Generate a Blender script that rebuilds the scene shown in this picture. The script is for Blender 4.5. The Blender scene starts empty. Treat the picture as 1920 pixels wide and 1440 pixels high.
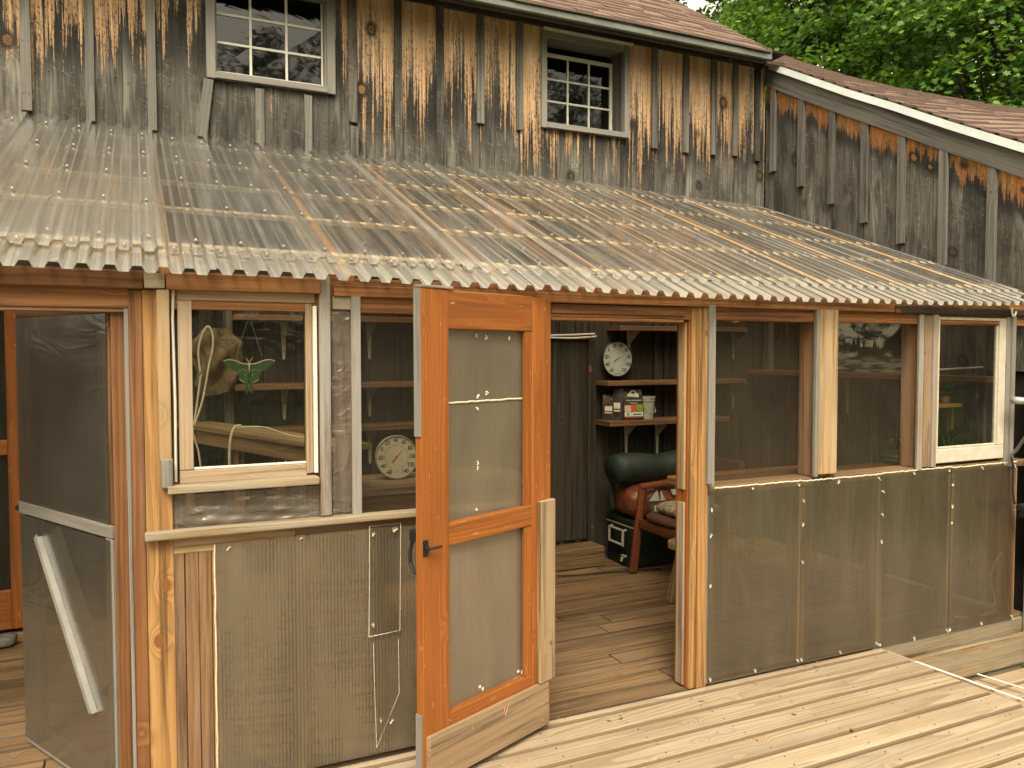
import bpy, bmesh, math, random
from mathutils import Vector, Matrix
random.seed(7)
R = math.radians
S = bpy.context.scene
COL = S.collection

# ------------------------------------------------------------------ camera
EYE = Vector((0, 0, 1.65)); F = 1500.0
YAW, PITCH = R(25.0), R(-2.37)
cam = bpy.data.objects.new('camera', bpy.data.cameras.new('camera'))
COL.objects.link(cam)
cam.data.sensor_width = 36.0
cam.data.lens = 36.0 * F / 1920.0
cam.data.clip_start = .05; cam.data.clip_end = 500
cam.location = EYE
cam.rotation_euler = (R(90) + PITCH, 0, -YAW)
S.camera = cam
# ------------------------------------------------------------------ light
SUN_EL, SUN_AZ = R(52), R(205)          # azimuth clockwise from +Y
w = bpy.data.worlds.new('World'); S.world = w; w.use_nodes = True
nt = w.node_tree; bg = nt.nodes['Background']
sky = nt.nodes.new('ShaderNodeTexSky'); sky.sky_type = 'NISHITA'; sky.sun_disc = False
sky.sun_elevation = SUN_EL; sky.sun_rotation = SUN_AZ
sky.air_density = 1.0; sky.dust_density = 5.0; sky.ozone_density = 1.0
hs = nt.nodes.new('ShaderNodeHueSaturation'); hs.inputs['Saturation'].default_value = .12
nt.links.new(sky.outputs[0], hs.inputs['Color'])
mx = nt.nodes.new('ShaderNodeMix'); mx.data_type = 'RGBA'; mx.blend_type = 'MULTIPLY'
mx.inputs[0].default_value = 1; mx.inputs[7].default_value = (1.04, .945, .73, 1)
nt.links.new(hs.outputs[0], mx.inputs[6]); nt.links.new(mx.outputs[2], bg.inputs['Color'])
bg.inputs['Strength'].default_value = .15
sun = bpy.data.objects.new('sun', bpy.data.lights.new('sun', 'SUN')); COL.objects.link(sun)
sun.data.energy = .75; sun.data.angle = R(18); sun.data.color = (1, .93, .82)
sd = Vector((math.sin(SUN_AZ) * math.cos(SUN_EL), math.cos(SUN_AZ) * math.cos(SUN_EL), math.sin(SUN_EL)))
sun.rotation_euler = sd.to_track_quat('Z', 'Y').to_euler(); sun.location = (0, -4, 12)
S.view_settings.view_transform = 'Standard'; S.view_settings.look = 'None'
S.view_settings.exposure = 1.5; S.view_settings.gamma = 1
S.cycles.transparent_max_bounces = 24; S.cycles.max_bounces = 8
S.cycles.diffuse_bounces = 4; S.cycles.glossy_bounces = 4; S.cycles.transmission_bounces = 6
S.cycles.caustics_reflective = False; S.cycles.caustics_refractive = False
S.cycles.sample_clamp_indirect = 6

# ------------------------------------------------------------------ photo coordinates -> real planes
_f = Vector((math.sin(YAW) * math.cos(PITCH), math.cos(YAW) * math.cos(PITCH), math.sin(PITCH)))
_r = Vector((math.cos(YAW), -math.sin(YAW), 0)); _u = _r.cross(_f)
def ray(px, py): return _f + _r * ((px - 960) / F) - _u * ((py - 720) / F)
def pY(px, py, Y): d = ray(px, py); return EYE + d * (Y / d.y)
def pX(px, py, X): d = ray(px, py); return EYE + d * (X / d.x)
def pZ(px, py, Z): d = ray(px, py); return EYE + d * ((Z - EYE.z) / d.z)
YF = 3.12      # front face of the porch
YB = 5.48      # barn wall face
XW = 5.0       # wing wall face

# ------------------------------------------------------------------ node helper
class NT:
    def __init__(s, name):
        s.m = bpy.data.materials.new(name); s.m.use_nodes = True
        s.t = s.m.node_tree; s.t.nodes.clear(); s.n = s.t.nodes
        s.out = s.n.new('ShaderNodeOutputMaterial')
    def link(s, v, inp):
        if isinstance(v, bpy.types.NodeSocket): s.t.links.new(v, inp)
        elif v is not None:
            if hasattr(inp.default_value, '__len__') and hasattr(v, '__len__') and len(inp.default_value) == 4 and len(v) == 3: v = (*v, 1)
            inp.default_value = v
    def math(s, op, a, b=0.0, c=None, clamp=False):
        n = s.n.new('ShaderNodeMath'); n.operation = op; n.use_clamp = clamp
        s.link(a, n.inputs[0]); s.link(b, n.inputs[1])
        if c is not None: s.link(c, n.inputs[2])
        return n.outputs[0]
    def mul(s, a, b): return s.math('MULTIPLY', a, b)
    def add(s, a, b): return s.math('ADD', a, b)
    def vec(s, x=0.0, y=0.0, z=0.0):
        n = s.n.new('ShaderNodeCombineXYZ')
        for i, v in enumerate((x, y, z)): s.link(v, n.inputs[i])
        return n.outputs[0]
    def sep(s, v):
        n = s.n.new('ShaderNodeSeparateXYZ'); s.link(v, n.inputs[0]); return n.outputs
    def noise(s, v, scale=1.0, detail=2.0, rough=.5, dist=0.0):
        n = s.n.new('ShaderNodeTexNoise'); s.link(v, n.inputs['Vector'])
        n.inputs['Scale'].default_value = scale; n.inputs['Detail'].default_value = detail
        n.inputs['Roughness'].default_value = rough; n.inputs['Distortion'].default_value = dist
        return n.outputs[0]
    def voro(s, v, scale=1.0, rnd=1.0, feat='F1'):
        n = s.n.new('ShaderNodeTexVoronoi'); n.feature = feat; s.link(v, n.inputs['Vector'])
        n.inputs['Scale'].default_value = scale; n.inputs['Randomness'].default_value = rnd
        return n.outputs
    def step(s, v, a, b, lo=0.0, hi=1.0):
        n = s.n.new('ShaderNodeMapRange'); n.interpolation_type = 'SMOOTHSTEP'
        s.link(v, n.inputs[0]); s.link(a, n.inputs[1]); s.link(b, n.inputs[2])
        s.link(lo, n.inputs[3]); s.link(hi, n.inputs[4]); return n.outputs[0]
    def mix(s, f, a, b, mode='MIX'):
        n = s.n.new('ShaderNodeMix'); n.data_type = 'RGBA'; n.blend_type = mode
        s.link(f, n.inputs[0]); s.link(a, n.inputs[6]); s.link(b, n.inputs[7]); return n.outputs[2]
    def ramp(s, f, stops):
        n = s.n.new('ShaderNodeValToRGB'); s.link(f, n.inputs[0]); e = n.color_ramp.elements
        while len(e) < len(stops): e.new(.5)
        for el, (p, c) in zip(e, stops): el.position = p; el.color = (*c, 1)
        return n.outputs[0]
    def bump(s, h, strength=.3, dist=.01):
        n = s.n.new('ShaderNodeBump'); s.link(h, n.inputs['Height'])
        n.inputs['Strength'].default_value = strength; n.inputs['Distance'].default_value = dist
        return n.outputs[0]
    def attr(s, name):
        n = s.n.new('ShaderNodeAttribute'); n.attribute_name = name; return n.outputs
    def pbr(s, col, rough=.6, normal=None, spec=.5, metal=0.0, trans=0.0, emit=None):
        n = s.n.new('ShaderNodeBsdfPrincipled')
        s.link(col, n.inputs['Base Color']); s.link(rough, n.inputs['Roughness'])
        s.link(metal, n.inputs['Metallic']); s.link(spec, n.inputs['Specular IOR Level'])
        s.link(trans, n.inputs['Transmission Weight'])
        if normal is not None: s.link(normal, n.inputs['Normal'])
        return n.outputs[0]
    def shader(s, typ, **kw):
        n = s.n.new(typ)
        for k, v in kw.items(): s.link(v, n.inputs[k])
        return n.outputs[0]
    def mixs(s, f, a, b):
        n = s.n.new('ShaderNodeMixShader'); s.link(f, n.inputs[0]); s.link(a, n.inputs[1]); s.link(b, n.inputs[2])
        return n.outputs[0]
    def fresnel(s, ior=1.5, normal=None):
        n = s.n.new('ShaderNodeFresnel'); n.inputs['IOR'].default_value = ior
        if normal is not None: s.link(normal, n.inputs['Normal'])
        return n.outputs[0]
    def done(s, sh): s.t.links.new(sh, s.out.inputs['Surface']); return s.m

def grain_coords(n):
    uv = n.n.new('ShaderNodeUVMap').outputs[0]
    u, v, _ = n.sep(uv)
    rn = n.sep(n.attr('rnd')[1])
    return u, v, rn[0], rn[1]

def wood(name, light, dark, knot=(.12, .045, .015), rings=9.0, knots=.12, rough=.65, grey=None, grey_amt=0.0, grey_thr=.5,
         contrast=.55, var=.25, bump=.35, spec=.3, stain=None, flat=1.0, grime=None, streak=.8, chips=None):
    n = NT(name); u, v, r1, r2 = grain_coords(n)
    zz = n.mul(r1, 61.0)
    kv = n.voro(n.vec(n.mul(u, .75), v, zz), 5.2)
    kd = kv[0]
    kfall = n.math('POWER', n.step(kd, .42, 0.0), 3.0)
    low = n.noise(n.vec(n.mul(u, .26), n.mul(v, 6.0 * flat), zz), 1.0, 1.0, .4)
    wig = n.noise(n.vec(n.mul(u, 2.2), n.mul(v, 9.0), zz), 1.0, 2.0, .5)
    Fv = n.add(n.add(n.add(n.mul(low, rings), n.mul(wig, .45)), n.mul(kfall, 1.6)), n.mul(v, n.add(3.0, n.mul(r2, 22.0))))
    fr = n.math('FRACT', n.mul(Fv, 2.0))
    ring = n.mul(n.step(fr, .12, .93), n.step(fr, 1.0, .93))
    fib = n.noise(n.vec(n.mul(u, 5.0), n.mul(v, 330.0), zz), 1.0, 3.0, .6)
    big = n.noise(n.vec(n.mul(u, 1.1), n.mul(v, 5.0), n.add(zz, 9.0)), 1.3, 3.0, .6)
    c = n.mix(n.mul(ring, contrast), light, dark)
    c = n.mix(n.mul(n.step(fib, .35, .75), contrast * .55), c, dark)
    c = n.mix(n.step(big, .38, .72, 0.0, .5), c, dark)
    st = n.noise(n.vec(n.mul(u, .8), n.mul(v, 30.0), n.add(zz, 17.0)), 1.0, 4.0, .65)
    c = n.mix(n.mul(n.step(st, .47, .66), streak), c, [x * .38 for x in dark])
    bright = n.math('MULTIPLY_ADD', n.add(r2, -.5), 2 * var, 1.0)
    c = n.mix(1.0, c, n.vec(bright, bright, bright), 'MULTIPLY')
    if grey is not None:
        gm = n.add(n.mul(n.noise(n.vec(n.mul(u, 1.3), n.mul(v, 16.0), n.add(zz, 3.0)), 1.0, 5.0, .65), 1.0), n.mul(fib, .35))
        gm = n.step(gm, grey_thr + .08, grey_thr + .34)
        gcol = n.mix(fib, [x * .5 for x in grey], [min(1, x * 1.45) for x in grey])
        c = n.mix(n.mul(gm, grey_amt), c, gcol)
    if chips is not None:
        cp = n.step(n.noise(n.vec(n.mul(u, 22.0), n.mul(v, 70.0), n.add(zz, 40.0)), 1.0, 3.0, .6), .66, .72)
        c = n.mix(n.mul(cp, .8), c, chips)
    if stain is not None:
        sm = n.step(n.noise(n.vec(n.mul(u, 2.0), n.mul(v, 4.0), zz), 1.4, 4.0, .6), .56, .74)
        c = n.mix(n.mul(sm, .6), c, stain)
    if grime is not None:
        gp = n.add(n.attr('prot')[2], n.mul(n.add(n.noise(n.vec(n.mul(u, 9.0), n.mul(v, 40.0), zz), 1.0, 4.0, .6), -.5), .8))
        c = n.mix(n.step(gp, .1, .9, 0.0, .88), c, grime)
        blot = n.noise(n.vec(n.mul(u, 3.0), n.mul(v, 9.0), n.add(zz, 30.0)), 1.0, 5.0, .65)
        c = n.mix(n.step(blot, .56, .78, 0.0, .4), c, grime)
    km = n.step(kd, knots, knots * .75)
    kr = n.math('FRACT', n.mul(kd, 42.0))
    kc = n.mix(n.mul(kr, .5), knot, [min(1, x * 3.2) for x in knot])
    c = n.mix(km, c, kc)
    hgt = n.add(n.mul(ring, .35), n.mul(fib, 1.0))
    nm = n.bump(hgt, bump, .0015)
    rg = n.step(fib, .2, .8, rough - .08, rough + .12)
    return n.done(n.pbr(c, rg, nm, spec))

def barn_mat(name, bias=0.0, soft=0.0, tan1=(.72, .53, .355), tan2=(.56, .375, .215), streak=1.0):
    """weathered board: silver-grey low, charcoal in the middle, bare pale wood where the eave kept it dry"""
    n = NT(name); u, v, r1, r2 = grain_coords(n)
    p = n.add(n.attr('prot')[2], bias)
    zz = n.mul(r1, 61.0)
    wk = n.mul(n.add(n.noise(n.vec(n.mul(u, 20.0), n.mul(v, 20.0), zz), 1.0, 3.0, .6), -.5), .07)
    kv = n.voro(n.vec(n.mul(u, .8), v, zz), 3.3); kd = n.add(kv[0], wk)
    kfall = n.math('POWER', n.step(kd, .5, 0.0), 2.5)
    low = n.noise(n.vec(n.mul(u, .35), n.mul(v, 5.0), zz), 1.0, 2.5, .5)
    Fv = n.add(n.add(n.mul(low, 8.0), n.mul(kfall, 3.0)), n.mul(v, 9.0))
    fr = n.math('FRACT', n.mul(Fv, 2.0)); ring = n.mul(n.step(fr, .1, .9), n.step(fr, 1.0, .92))
    s1 = n.step(n.noise(n.vec(n.mul(u, 1.0), n.mul(v, 62.0), zz), 1.0, 5.0, .7), .28, .72)
    s2 = n.step(n.noise(n.vec(n.mul(u, .8), n.mul(v, 14.0), n.add(zz, 5.0)), 1.0, 3.0, .6), .3, .7)
    fib = n.noise(n.vec(n.mul(u, 7.0), n.mul(v, 300.0), zz), 1.0, 3.0, .6)
    saw = n.noise(n.vec(n.add(n.mul(u, 60.0), n.mul(v, 25.0)), n.mul(v, 14.0), zz), 1.0, 3.0, .7)
    # bare wood
    tan = n.mix(n.step(s2, .35, .7), tan1, tan2)
    tan = n.mix(n.mul(ring, .30), tan, (.36, .18, .07))
    tan = n.mix(n.mul(fib, .3), tan, (.42, .24, .11))
    # weathered
    g = n.mix(n.add(n.mul(fib, .6), n.mul(s1, .32)), (.014, .013, .011), (.20, .185, .158))
    g = n.mix(n.step(n.noise(n.vec(n.mul(u, 1.6), n.mul(v, 5.0), zz), 1.5, 4.0, .65), .42, .68, 0.0, .85), g, (.030, .027, .022))
    sil = n.step(n.noise(n.vec(n.mul(u, 1.1), n.mul(v, 9.0), n.add(zz, 33.0)), 1.0, 4.0, .65), .52, .68)
    g = n.mix(n.mul(sil, .55), g, (.27, .255, .22))
    g = n.mix(n.step(saw, .58, .75, 0.0, .45), g, (.34, .32, .27))
    g = n.mix(n.mul(ring, .42), g, (.035, .032, .026))
    bright = n.math('MULTIPLY_ADD', n.add(r2, -.5), .5, 1.0)
    g = n.mix(1.0, g, n.vec(bright, bright, bright), 'MULTIPLY')
    # charcoal band just under the bare zone
    charc = n.mul(n.step(p, -.75, .0), n.step(p, 1.0, .55))
    g = n.mix(n.mul(charc, .8), g, (.014, .0125, .011))
    q = n.add(n.add(p, n.mul(n.add(s1, -.5), 1.7 * streak)), n.mul(n.add(s2, -.5), 1.5 * streak))
    q = n.add(q, n.add(n.mul(n.add(saw, -.5), .55), n.mul(kfall, -.25)))
    m = n.step(q, .30 - soft, .42 + soft)
    flk = n.step(n.noise(n.vec(n.mul(u, 34.0), n.mul(v, 95.0), zz), 1.0, 4.0, .65), .54, .62)
    flk = n.mul(flk, n.mul(n.step(q, 1.9, .7), .85 - soft * 2))
    edge = n.mul(n.step(q, .30, .62), n.step(q, 1.1, .62))
    tan = n.mix(n.mul(edge, .7), tan, (.13, .07, .035))
    tan = n.mix(flk, tan, (.022, .018, .014))
    crk = n.step(n.noise(n.vec(n.mul(u, .7), n.mul(v, 85.0), n.add(zz, 21.0)), 1.0, 2.0, .5), .66, .72)
    c = n.mix(m, g, tan)
    c = n.mix(n.mul(crk, .8), c, (.012, .010, .009))
    km = n.step(kd, .088, .078); kr = n.math('FRACT', n.mul(kd, 36.0))
    kc = n.mix(kr, (.09, .035, .014), (.30, .155, .065))
    kg = n.mix(kr, (.02, .018, .015), (.11, .075, .045))
    c = n.mix(km, c, n.mix(n.step(p, -.7, .2), kg, kc))
    halo = n.mul(n.step(kd, .20, .095), n.step(kd, .078, .088))
    c = n.mix(n.mul(halo, .9), c, (.018, .016, .014))
    h = n.add(n.add(n.mul(s1, 1.0), n.mul(fib, .6)), n.add(n.mul(ring, .5), n.mul(saw, .5)))
    return n.done(n.pbr(c, .85, n.bump(h, .6, .004), .2))

def plain(name, col, rough=.5, spec=.5, metal=0.0, var=.12, sc=14.0, bump=0.0):
    n = NT(name); tc = n.n.new('ShaderNodeTexCoord').outputs['Object']
    a = n.noise(tc, sc, 4.0, .6)
    c = n.mix(n.step(a, .3, .75), [x * (1 - var) for x in col], [min(1, x * (1 + var)) for x in col])
    nm = n.bump(n.noise(tc, sc * 6, 3.0, .6), bump, .003) if bump else None
    return n.done(n.pbr(c, n.step(a, .3, .8, max(.02, rough - .08), min(1, rough + .1)), nm, spec, metal))

M = {}
M['barn'] = barn_mat('barn_siding')
M['wing'] = barn_mat('wing_siding', soft=.22, tan1=(.58, .28, .10), tan2=(.44, .16, .045), streak=.50)
M['batten'] = wood('batten_grey', (.165, .155, .135), (.06, .054, .046), rings=5, grey=(.14, .13, .115), grey_amt=.7, contrast=.5, var=.25, bump=.7, rough=.85, knots=.07)
M['batten_tan'] = barn_mat('batten_tan', bias=.1)
M['grey_trim'] = wood('grey_trim', (.25, .23, .195), (.10, .088, .07), rings=5, grey=(.21, .198, .175), grey_amt=.8, grey_thr=.35, contrast=.6, bump=.8, rough=.85, knots=.06)
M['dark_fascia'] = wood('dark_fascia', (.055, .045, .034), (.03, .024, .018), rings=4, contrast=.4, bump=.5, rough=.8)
M['rake'] = wood('rake_board', (.14, .13, .112), (.06, .054, .046), rings=5, grey=(.12, .112, .10), grey_amt=.7, contrast=.5, bump=.6, rough=.85, knots=.07)
M['inner'] = wood('inner_siding', (.05, .042, .030), (.02, .016, .012), knots=.0, rings=6, grey=(.05, .043, .034), grey_amt=.6, contrast=.5, var=.35, bump=.6, rough=.85)  # unweathered inside wood, darkened further to stand for the shade in the porch
M['orange'] = wood('stained_door_wood', (.315, .108, .021), (.19, .055, .010), knot=(.16, .05, .012), rings=6, knots=.07, contrast=.62, var=.12, rough=.48, bump=.28, spec=.4, stain=(.21, .062, .012), streak=.4, chips=(.42, .25, .11))
M['cedar'] = wood('red_cedar', (.27, .122, .046), (.115, .043, .015), rings=7, contrast=.65, var=.28, rough=.6, bump=.4, knots=.08, grey=(.24, .18, .12), grey_amt=.25, grey_thr=.6)
M['post'] = wood('pine_post', (.38, .215, .082), (.18, .088, .028), rings=5, contrast=.6, var=.12, rough=.6, bump=.3, knots=.11, flat=.7)
M['pine'] = wood('pale_pine', (.38, .262, .135), (.21, .125, .055), rings=6, contrast=.45, var=.18, rough=.65, bump=.3, knots=.08, grey=(.36, .31, .25), grey_amt=.35)
M['sash'] = wood('bleached_sash_pine', (.36, .255, .155), (.22, .14, .075), rings=5, contrast=.4, var=.12, rough=.65, bump=.35, knots=.05, grey=(.34, .29, .24), grey_amt=.5, grey_thr=.5)
M['plank'] = wood('brown_plank', (.26, .145, .07), (.13, .06, .026), rings=6, contrast=.6, var=.18, rough=.65, bump=.4, knots=.09, grey=(.27, .22, .16), grey_amt=.45, grey_thr=.5)
M['yellow'] = wood('mossy_yellow_trim', (.33, .22, .075), (.15, .095, .04), rings=6, contrast=.5, var=.15, rough=.75, bump=.8, knots=.06, grey=(.27, .24, .19), grey_amt=.85, grey_thr=.42)
M['half_grey'] = wood('half_weathered_trim', (.36, .21, .10), (.12, .08, .05), rings=5, contrast=.6, var=.15, rough=.8, bump=.8, knots=.06, grey=(.25, .24, .22), grey_amt=.95, grey_thr=.40)
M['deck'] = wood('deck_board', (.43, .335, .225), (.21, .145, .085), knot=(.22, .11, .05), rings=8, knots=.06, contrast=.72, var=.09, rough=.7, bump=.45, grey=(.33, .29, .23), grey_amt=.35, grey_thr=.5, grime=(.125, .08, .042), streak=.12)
M['decknail'] = plain('deck_nail', (.06, .05, .04), .6, .4, .2, .2)
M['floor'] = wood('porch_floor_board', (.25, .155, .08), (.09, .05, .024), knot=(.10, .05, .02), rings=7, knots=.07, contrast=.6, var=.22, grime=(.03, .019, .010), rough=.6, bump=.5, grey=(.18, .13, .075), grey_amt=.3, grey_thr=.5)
M['skirt'] = wood('skirt_board', (.27, .19, .10), (.13, .085, .045), rings=7, contrast=.6, var=.2, rough=.8, bump=.8, grey=(.22, .20, .15), grey_amt=.8, grey_thr=.45, stain=(.12, .11, .05))
M['kick'] = wood('kick_plank', (.29, .20, .12), (.17, .105, .06), rings=5, contrast=.35, var=.1, rough=.7, bump=.3, knots=.06, stain=(.17, .11, .065))
M['purlin'] = wood('purlin_strip', (.78, .62, .42), (.60, .42, .24), rings=4, contrast=.3, var=.1, bump=.1, streak=.1)
M['rafter'] = wood('rafter', (.66, .38, .17), (.46, .23, .085), streak=.1, rings=6, contrast=.45, var=.15, rough=.65, bump=.2, knots=.08)
M['shelf'] = wood('shelf_board', (.22, .12, .062), (.12, .06, .028), rings=5, contrast=.5, var=.15, rough=.65, bump=.3)
M['chair'] = wood('chair_wood', (.19, .062, .024), (.12, .036, .014), rings=4, contrast=.4, var=.05, rough=.4, bump=.1, knots=.0)
M['white'] = plain('white_paint', (.62, .60, .53), .45, .4, 0, .06, 20, .1)
M['cream'] = plain('cream_paint', (.50, .46, .37), .5, .4, 0, .10, 18, .2)
M['gutter'] = plain('painted_flashing', (.13, .14, .12), .35, .5, 0, .15, 6)
M['whitemetal'] = plain('pale_flashing', (.50, .54, .52), .42, .5, .0, .08, 5)
M['aluminium'] = plain('dull_aluminium', (.27, .26, .235), .5, .5, .2, .15, 9)
M['black'] = plain('black_iron', (.012, .012, .013), .35, .5, 0, .2)
M['steel'] = plain('grey_steel', (.36, .36, .34), .5, .4, .5, .15)
M['nail'] = plain('rusty_nail', (.16, .15, .135), .5, .5, .4, .3, 300)
M['cord'] = plain('cream_cord', (.62, .56, .43), .7, .3, 0, .1, 60)
M['blackcord'] = plain('black_cord', (.015, .015, .014), .5, .4)
M['conduit'] = plain('white_conduit', (.62, .56, .48), .35, .5, 0, .08)

def flute_mat(name, tint=(.40, .36, .26), haze=(.22, .19, .125), amt=.45, pitch=.011, gl=.5, rough=.17):
    """twin-wall polycarbonate: upright flutes, part see-through, part milky"""
    n = NT(name); u, v, r1, r2 = grain_coords(n)
    tc = n.n.new('ShaderNodeTexCoord').outputs['Object']
    ph = n.math('FRACT', n.mul(v, 1.0 / pitch))
    tri = n.math('ABSOLUTE', n.add(ph, -.5))
    rib = n.step(tri, .30, .47)
    band = n.noise(n.vec(n.mul(u, .35), n.mul(v, 7.0), n.mul(r1, 40.0)), 1.0, 3.0, .6)
    warp = n.noise(n.vec(n.mul(u, .9), n.mul(v, 1.6), n.mul(r1, 40.0)), 1.0, 1.0, .4)
    dirt = n.noise(n.vec(n.mul(u, 1.6), n.mul(v, 6.0), n.mul(r1, 40.0)), 1.0, 4.0, .6)
    speck = n.step(n.noise(n.vec(n.mul(u, 70.0), n.mul(v, 70.0), n.mul(r1, 40.0)), 1.0, 2.0, .5), .70, .76)
    nb = n.n.new('ShaderNodeBump'); n.link(n.add(n.mul(warp, .010), n.mul(tri, .0006)), nb.inputs['Height']); nb.inputs['Strength'].default_value = 1.0
    nb.inputs['Distance'].default_value = 1.0; nm = nb.outputs[0]
    ribd = n.mul(rib, n.step(band, .3, .7, .25, 1.0))
    tr = n.shader('ShaderNodeBsdfTransparent', Color=n.mix(ribd, tint, [x * .35 for x in tint]))
    rf = n.n.new('ShaderNodeBsdfRefraction'); rf.inputs['IOR'].default_value = 1.03; rf.inputs['Roughness'].default_value = .16; n.link(n.mix(ribd, tint, [x * .5 for x in tint]), rf.inputs['Color'])
    tr = n.mixs(.5, tr, rf.outputs[0])
    hz = n.mix(n.step(dirt, .3, .75), [x * .86 for x in haze], [x * 1.05 for x in haze])
    hz = n.mix(ribd, hz, [x * .45 for x in haze])
    hz = n.mix(speck, hz, (.6, .56, .45))
    df = n.shader('ShaderNodeBsdfDiffuse', Color=hz)
    tl = n.shader('ShaderNodeBsdfTranslucent', Color=[min(.9, x * 1.6) for x in haze])
    df = n.mixs(.5, df, tl)
    body = n.mixs(n.step(dirt, .3, .8, amt - .03, amt + .05), tr, df)
    g = n.shader('ShaderNodeBsdfGlossy', Roughness=rough, Normal=nm, Color=n.mix(rib, (1, 1, 1), (.55, .55, .55)))
    fr = n.math('MULTIPLY_ADD', n.fresnel(1.55, nm), gl * 1.6, .02)
    return n.done(n.mixs(n.math('MINIMUM', fr, .9), body, g))
M['flute'] = flute_mat('twinwall_panel', (.80, .71, .55), (.50, .41, .28), .23, .0135, .75, .18)
M['flute_left'] = flute_mat('twinwall_panel_pale', (.80, .71, .56), (.62, .51, .35), .30, .0135, .6, .16)
M['flute_door'] = flute_mat('twinwall_door_glazing', (.66, .58, .45), (.54, .44, .33), .44, .0125, .08, .25)

def roof_mat(name, hazec=(.86, .83, .75), base=.08, hi=.30, tint=(.84, .81, .72)):
    n = NT(name); u, v, r1, r2 = grain_coords(n)
    d1 = n.noise(n.vec(n.mul(u, .6), n.mul(v, 46.0), n.mul(r1, 30.0)), 1.0, 3.0, .6)
    d2 = n.noise(n.vec(n.mul(u, 26.0), n.mul(v, 26.0), n.mul(r1, 20.0)), 1.0, 3.0, .6)
    e = n.attr('prot')[2]               # dirt held near the eave lap and on sidelaps
    amt = n.add(n.add(n.step(d1, .38, .66, base, hi), n.step(d2, .62, .76, 0.0, .25)), n.mul(e, .4))
    wob = n.noise(n.vec(n.mul(u, 1.2), n.mul(v, 5.0), n.mul(r1, 20.0)), 1.0, 1.0, .5)
    nb = n.n.new('ShaderNodeBump'); n.link(n.mul(wob, .0012), nb.inputs['Height']); nb.inputs['Strength'].default_value = 1; nb.inputs['Distance'].default_value = 1.0
    nm = nb.outputs[0]
    tr = n.shader('ShaderNodeBsdfTransparent', Color=tint)
    df = n.mixs(.5, n.shader('ShaderNodeBsdfDiffuse', Color=hazec), n.shader('ShaderNodeBsdfTranslucent', Color=hazec))
    body = n.mixs(n.math('MINIMUM', amt, .9), tr, df)
    g = n.shader('ShaderNodeBsdfGlossy', Roughness=.2, Normal=nm, Color=(1, 1, 1))
    fr = n.mul(n.math('POWER', n.fresnel(1.5, nm), 1.5), 4.8)
    return n.done(n.mixs(n.math('MAXIMUM', n.math('MINIMUM', fr, .92), 0.0), body, g))
M['roof'] = roof_mat('clear_corrugated')
M['roof_old'] = roof_mat('milky_corrugated', (.76, .74, .65), .32, .56, (.84, .82, .74))

def film_mat(name, tint, haze, amt, wr=.02, gl=1.2, rough=.12, sc=9.0):
    n = NT(name); tc = n.n.new('ShaderNodeTexCoord').outputs['Object']
    a, b, c = n.sep(tc)
    w1 = n.noise(n.vec(n.mul(a, 1.6), n.mul(b, 1.6), n.mul(c, 3.6)), sc * .35, 3.0, .55, 1.6)
    w2 = n.noise(tc, sc, 2.0, .5, 1.0)
    ridge = n.math('POWER', n.add(1.0, n.mul(n.math('ABSOLUTE', n.add(w1, -.5)), -2.0)), 4.0)
    nb = n.n.new('ShaderNodeBump'); n.link(n.add(n.mul(ridge, wr), n.mul(w2, wr * .5)), nb.inputs['Height']); nb.inputs['Strength'].default_value = 1; nb.inputs['Distance'].default_value = 1.0
    nm = nb.outputs[0]
    tr = n.shader('ShaderNodeBsdfTransparent', Color=tint)
    df = n.mixs(.4, n.shader('ShaderNodeBsdfDiffuse', Color=haze, Normal=nm), n.shader('ShaderNodeBsdfTranslucent', Color=haze))
    body = n.mixs(n.step(w2, .3, .7, amt * .8, amt * 1.15), tr, df)
    g = n.shader('ShaderNodeBsdfGlossy', Roughness=rough, Normal=nm)
    fr = n.math('MULTIPLY_ADD', n.fresnel(1.5, nm), gl, .01)
    return n.done(n.mixs(n.math('MINIMUM', fr, .9), body, g))
M['film'] = film_mat('wrinkled_plastic_film', (.78, .72, .62), (.42, .36, .29), .38, .0060, 1.3, .26, 3.8)
M['film_smooth'] = film_mat('stretched_plastic_film', (.74, .68, .57), (.13, .105, .075), .30, .0008, .35, .25, 3.0)
M['film_leaf'] = film_mat('dusty_plastic_film', (.62, .59, .50), (.15, .14, .115), .48, .0012, .4, .25, 3.0)
M['screen'] = film_mat('dark_insect_screen', (.74, .72, .66), (.085, .075, .052), .22, .0003, .25, .4, 3.0)
M['glass'] = film_mat('window_glass', (.86, .87, .80), (.2, .19, .15), .05, .0006, .6, .015, 3.0)
M['barnglass'] = film_mat('old_barn_glass', (.22, .23, .20), (.03, .03, .025), .16, .0003, 1.15, .03, 2.5)
M['clear'] = film_mat('clear_plastic', (.97, .97, .95), (.4, .4, .36), .04, .0003, .35, .08)
def shingle_mat():
    n = NT('roof_shingle'); u, v, r1, r2 = grain_coords(n)
    gr = n.noise(n.vec(n.mul(u, 260.0), n.mul(v, 260.0), n.mul(r1, 9.0)), 1.0, 2.0, .7)
    bl = n.noise(n.vec(n.mul(u, 3.0), n.mul(v, 3.0), n.mul(r1, 31.0)), 1.0, 3.0, .6)
    c = n.mix(r2, (.19, .122, .094), (.085, .053, .042))
    c = n.mix(n.step(gr, .35, .7, 0.0, .5), c, (.24, .175, .14))
    c = n.mix(n.step(bl, .45, .8, 0.0, .45), c, (.10, .075, .06))
    return n.done(n.pbr(c, .9, n.bump(gr, .5, .002), .2))
M['shingle'] = shingle_mat()
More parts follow.
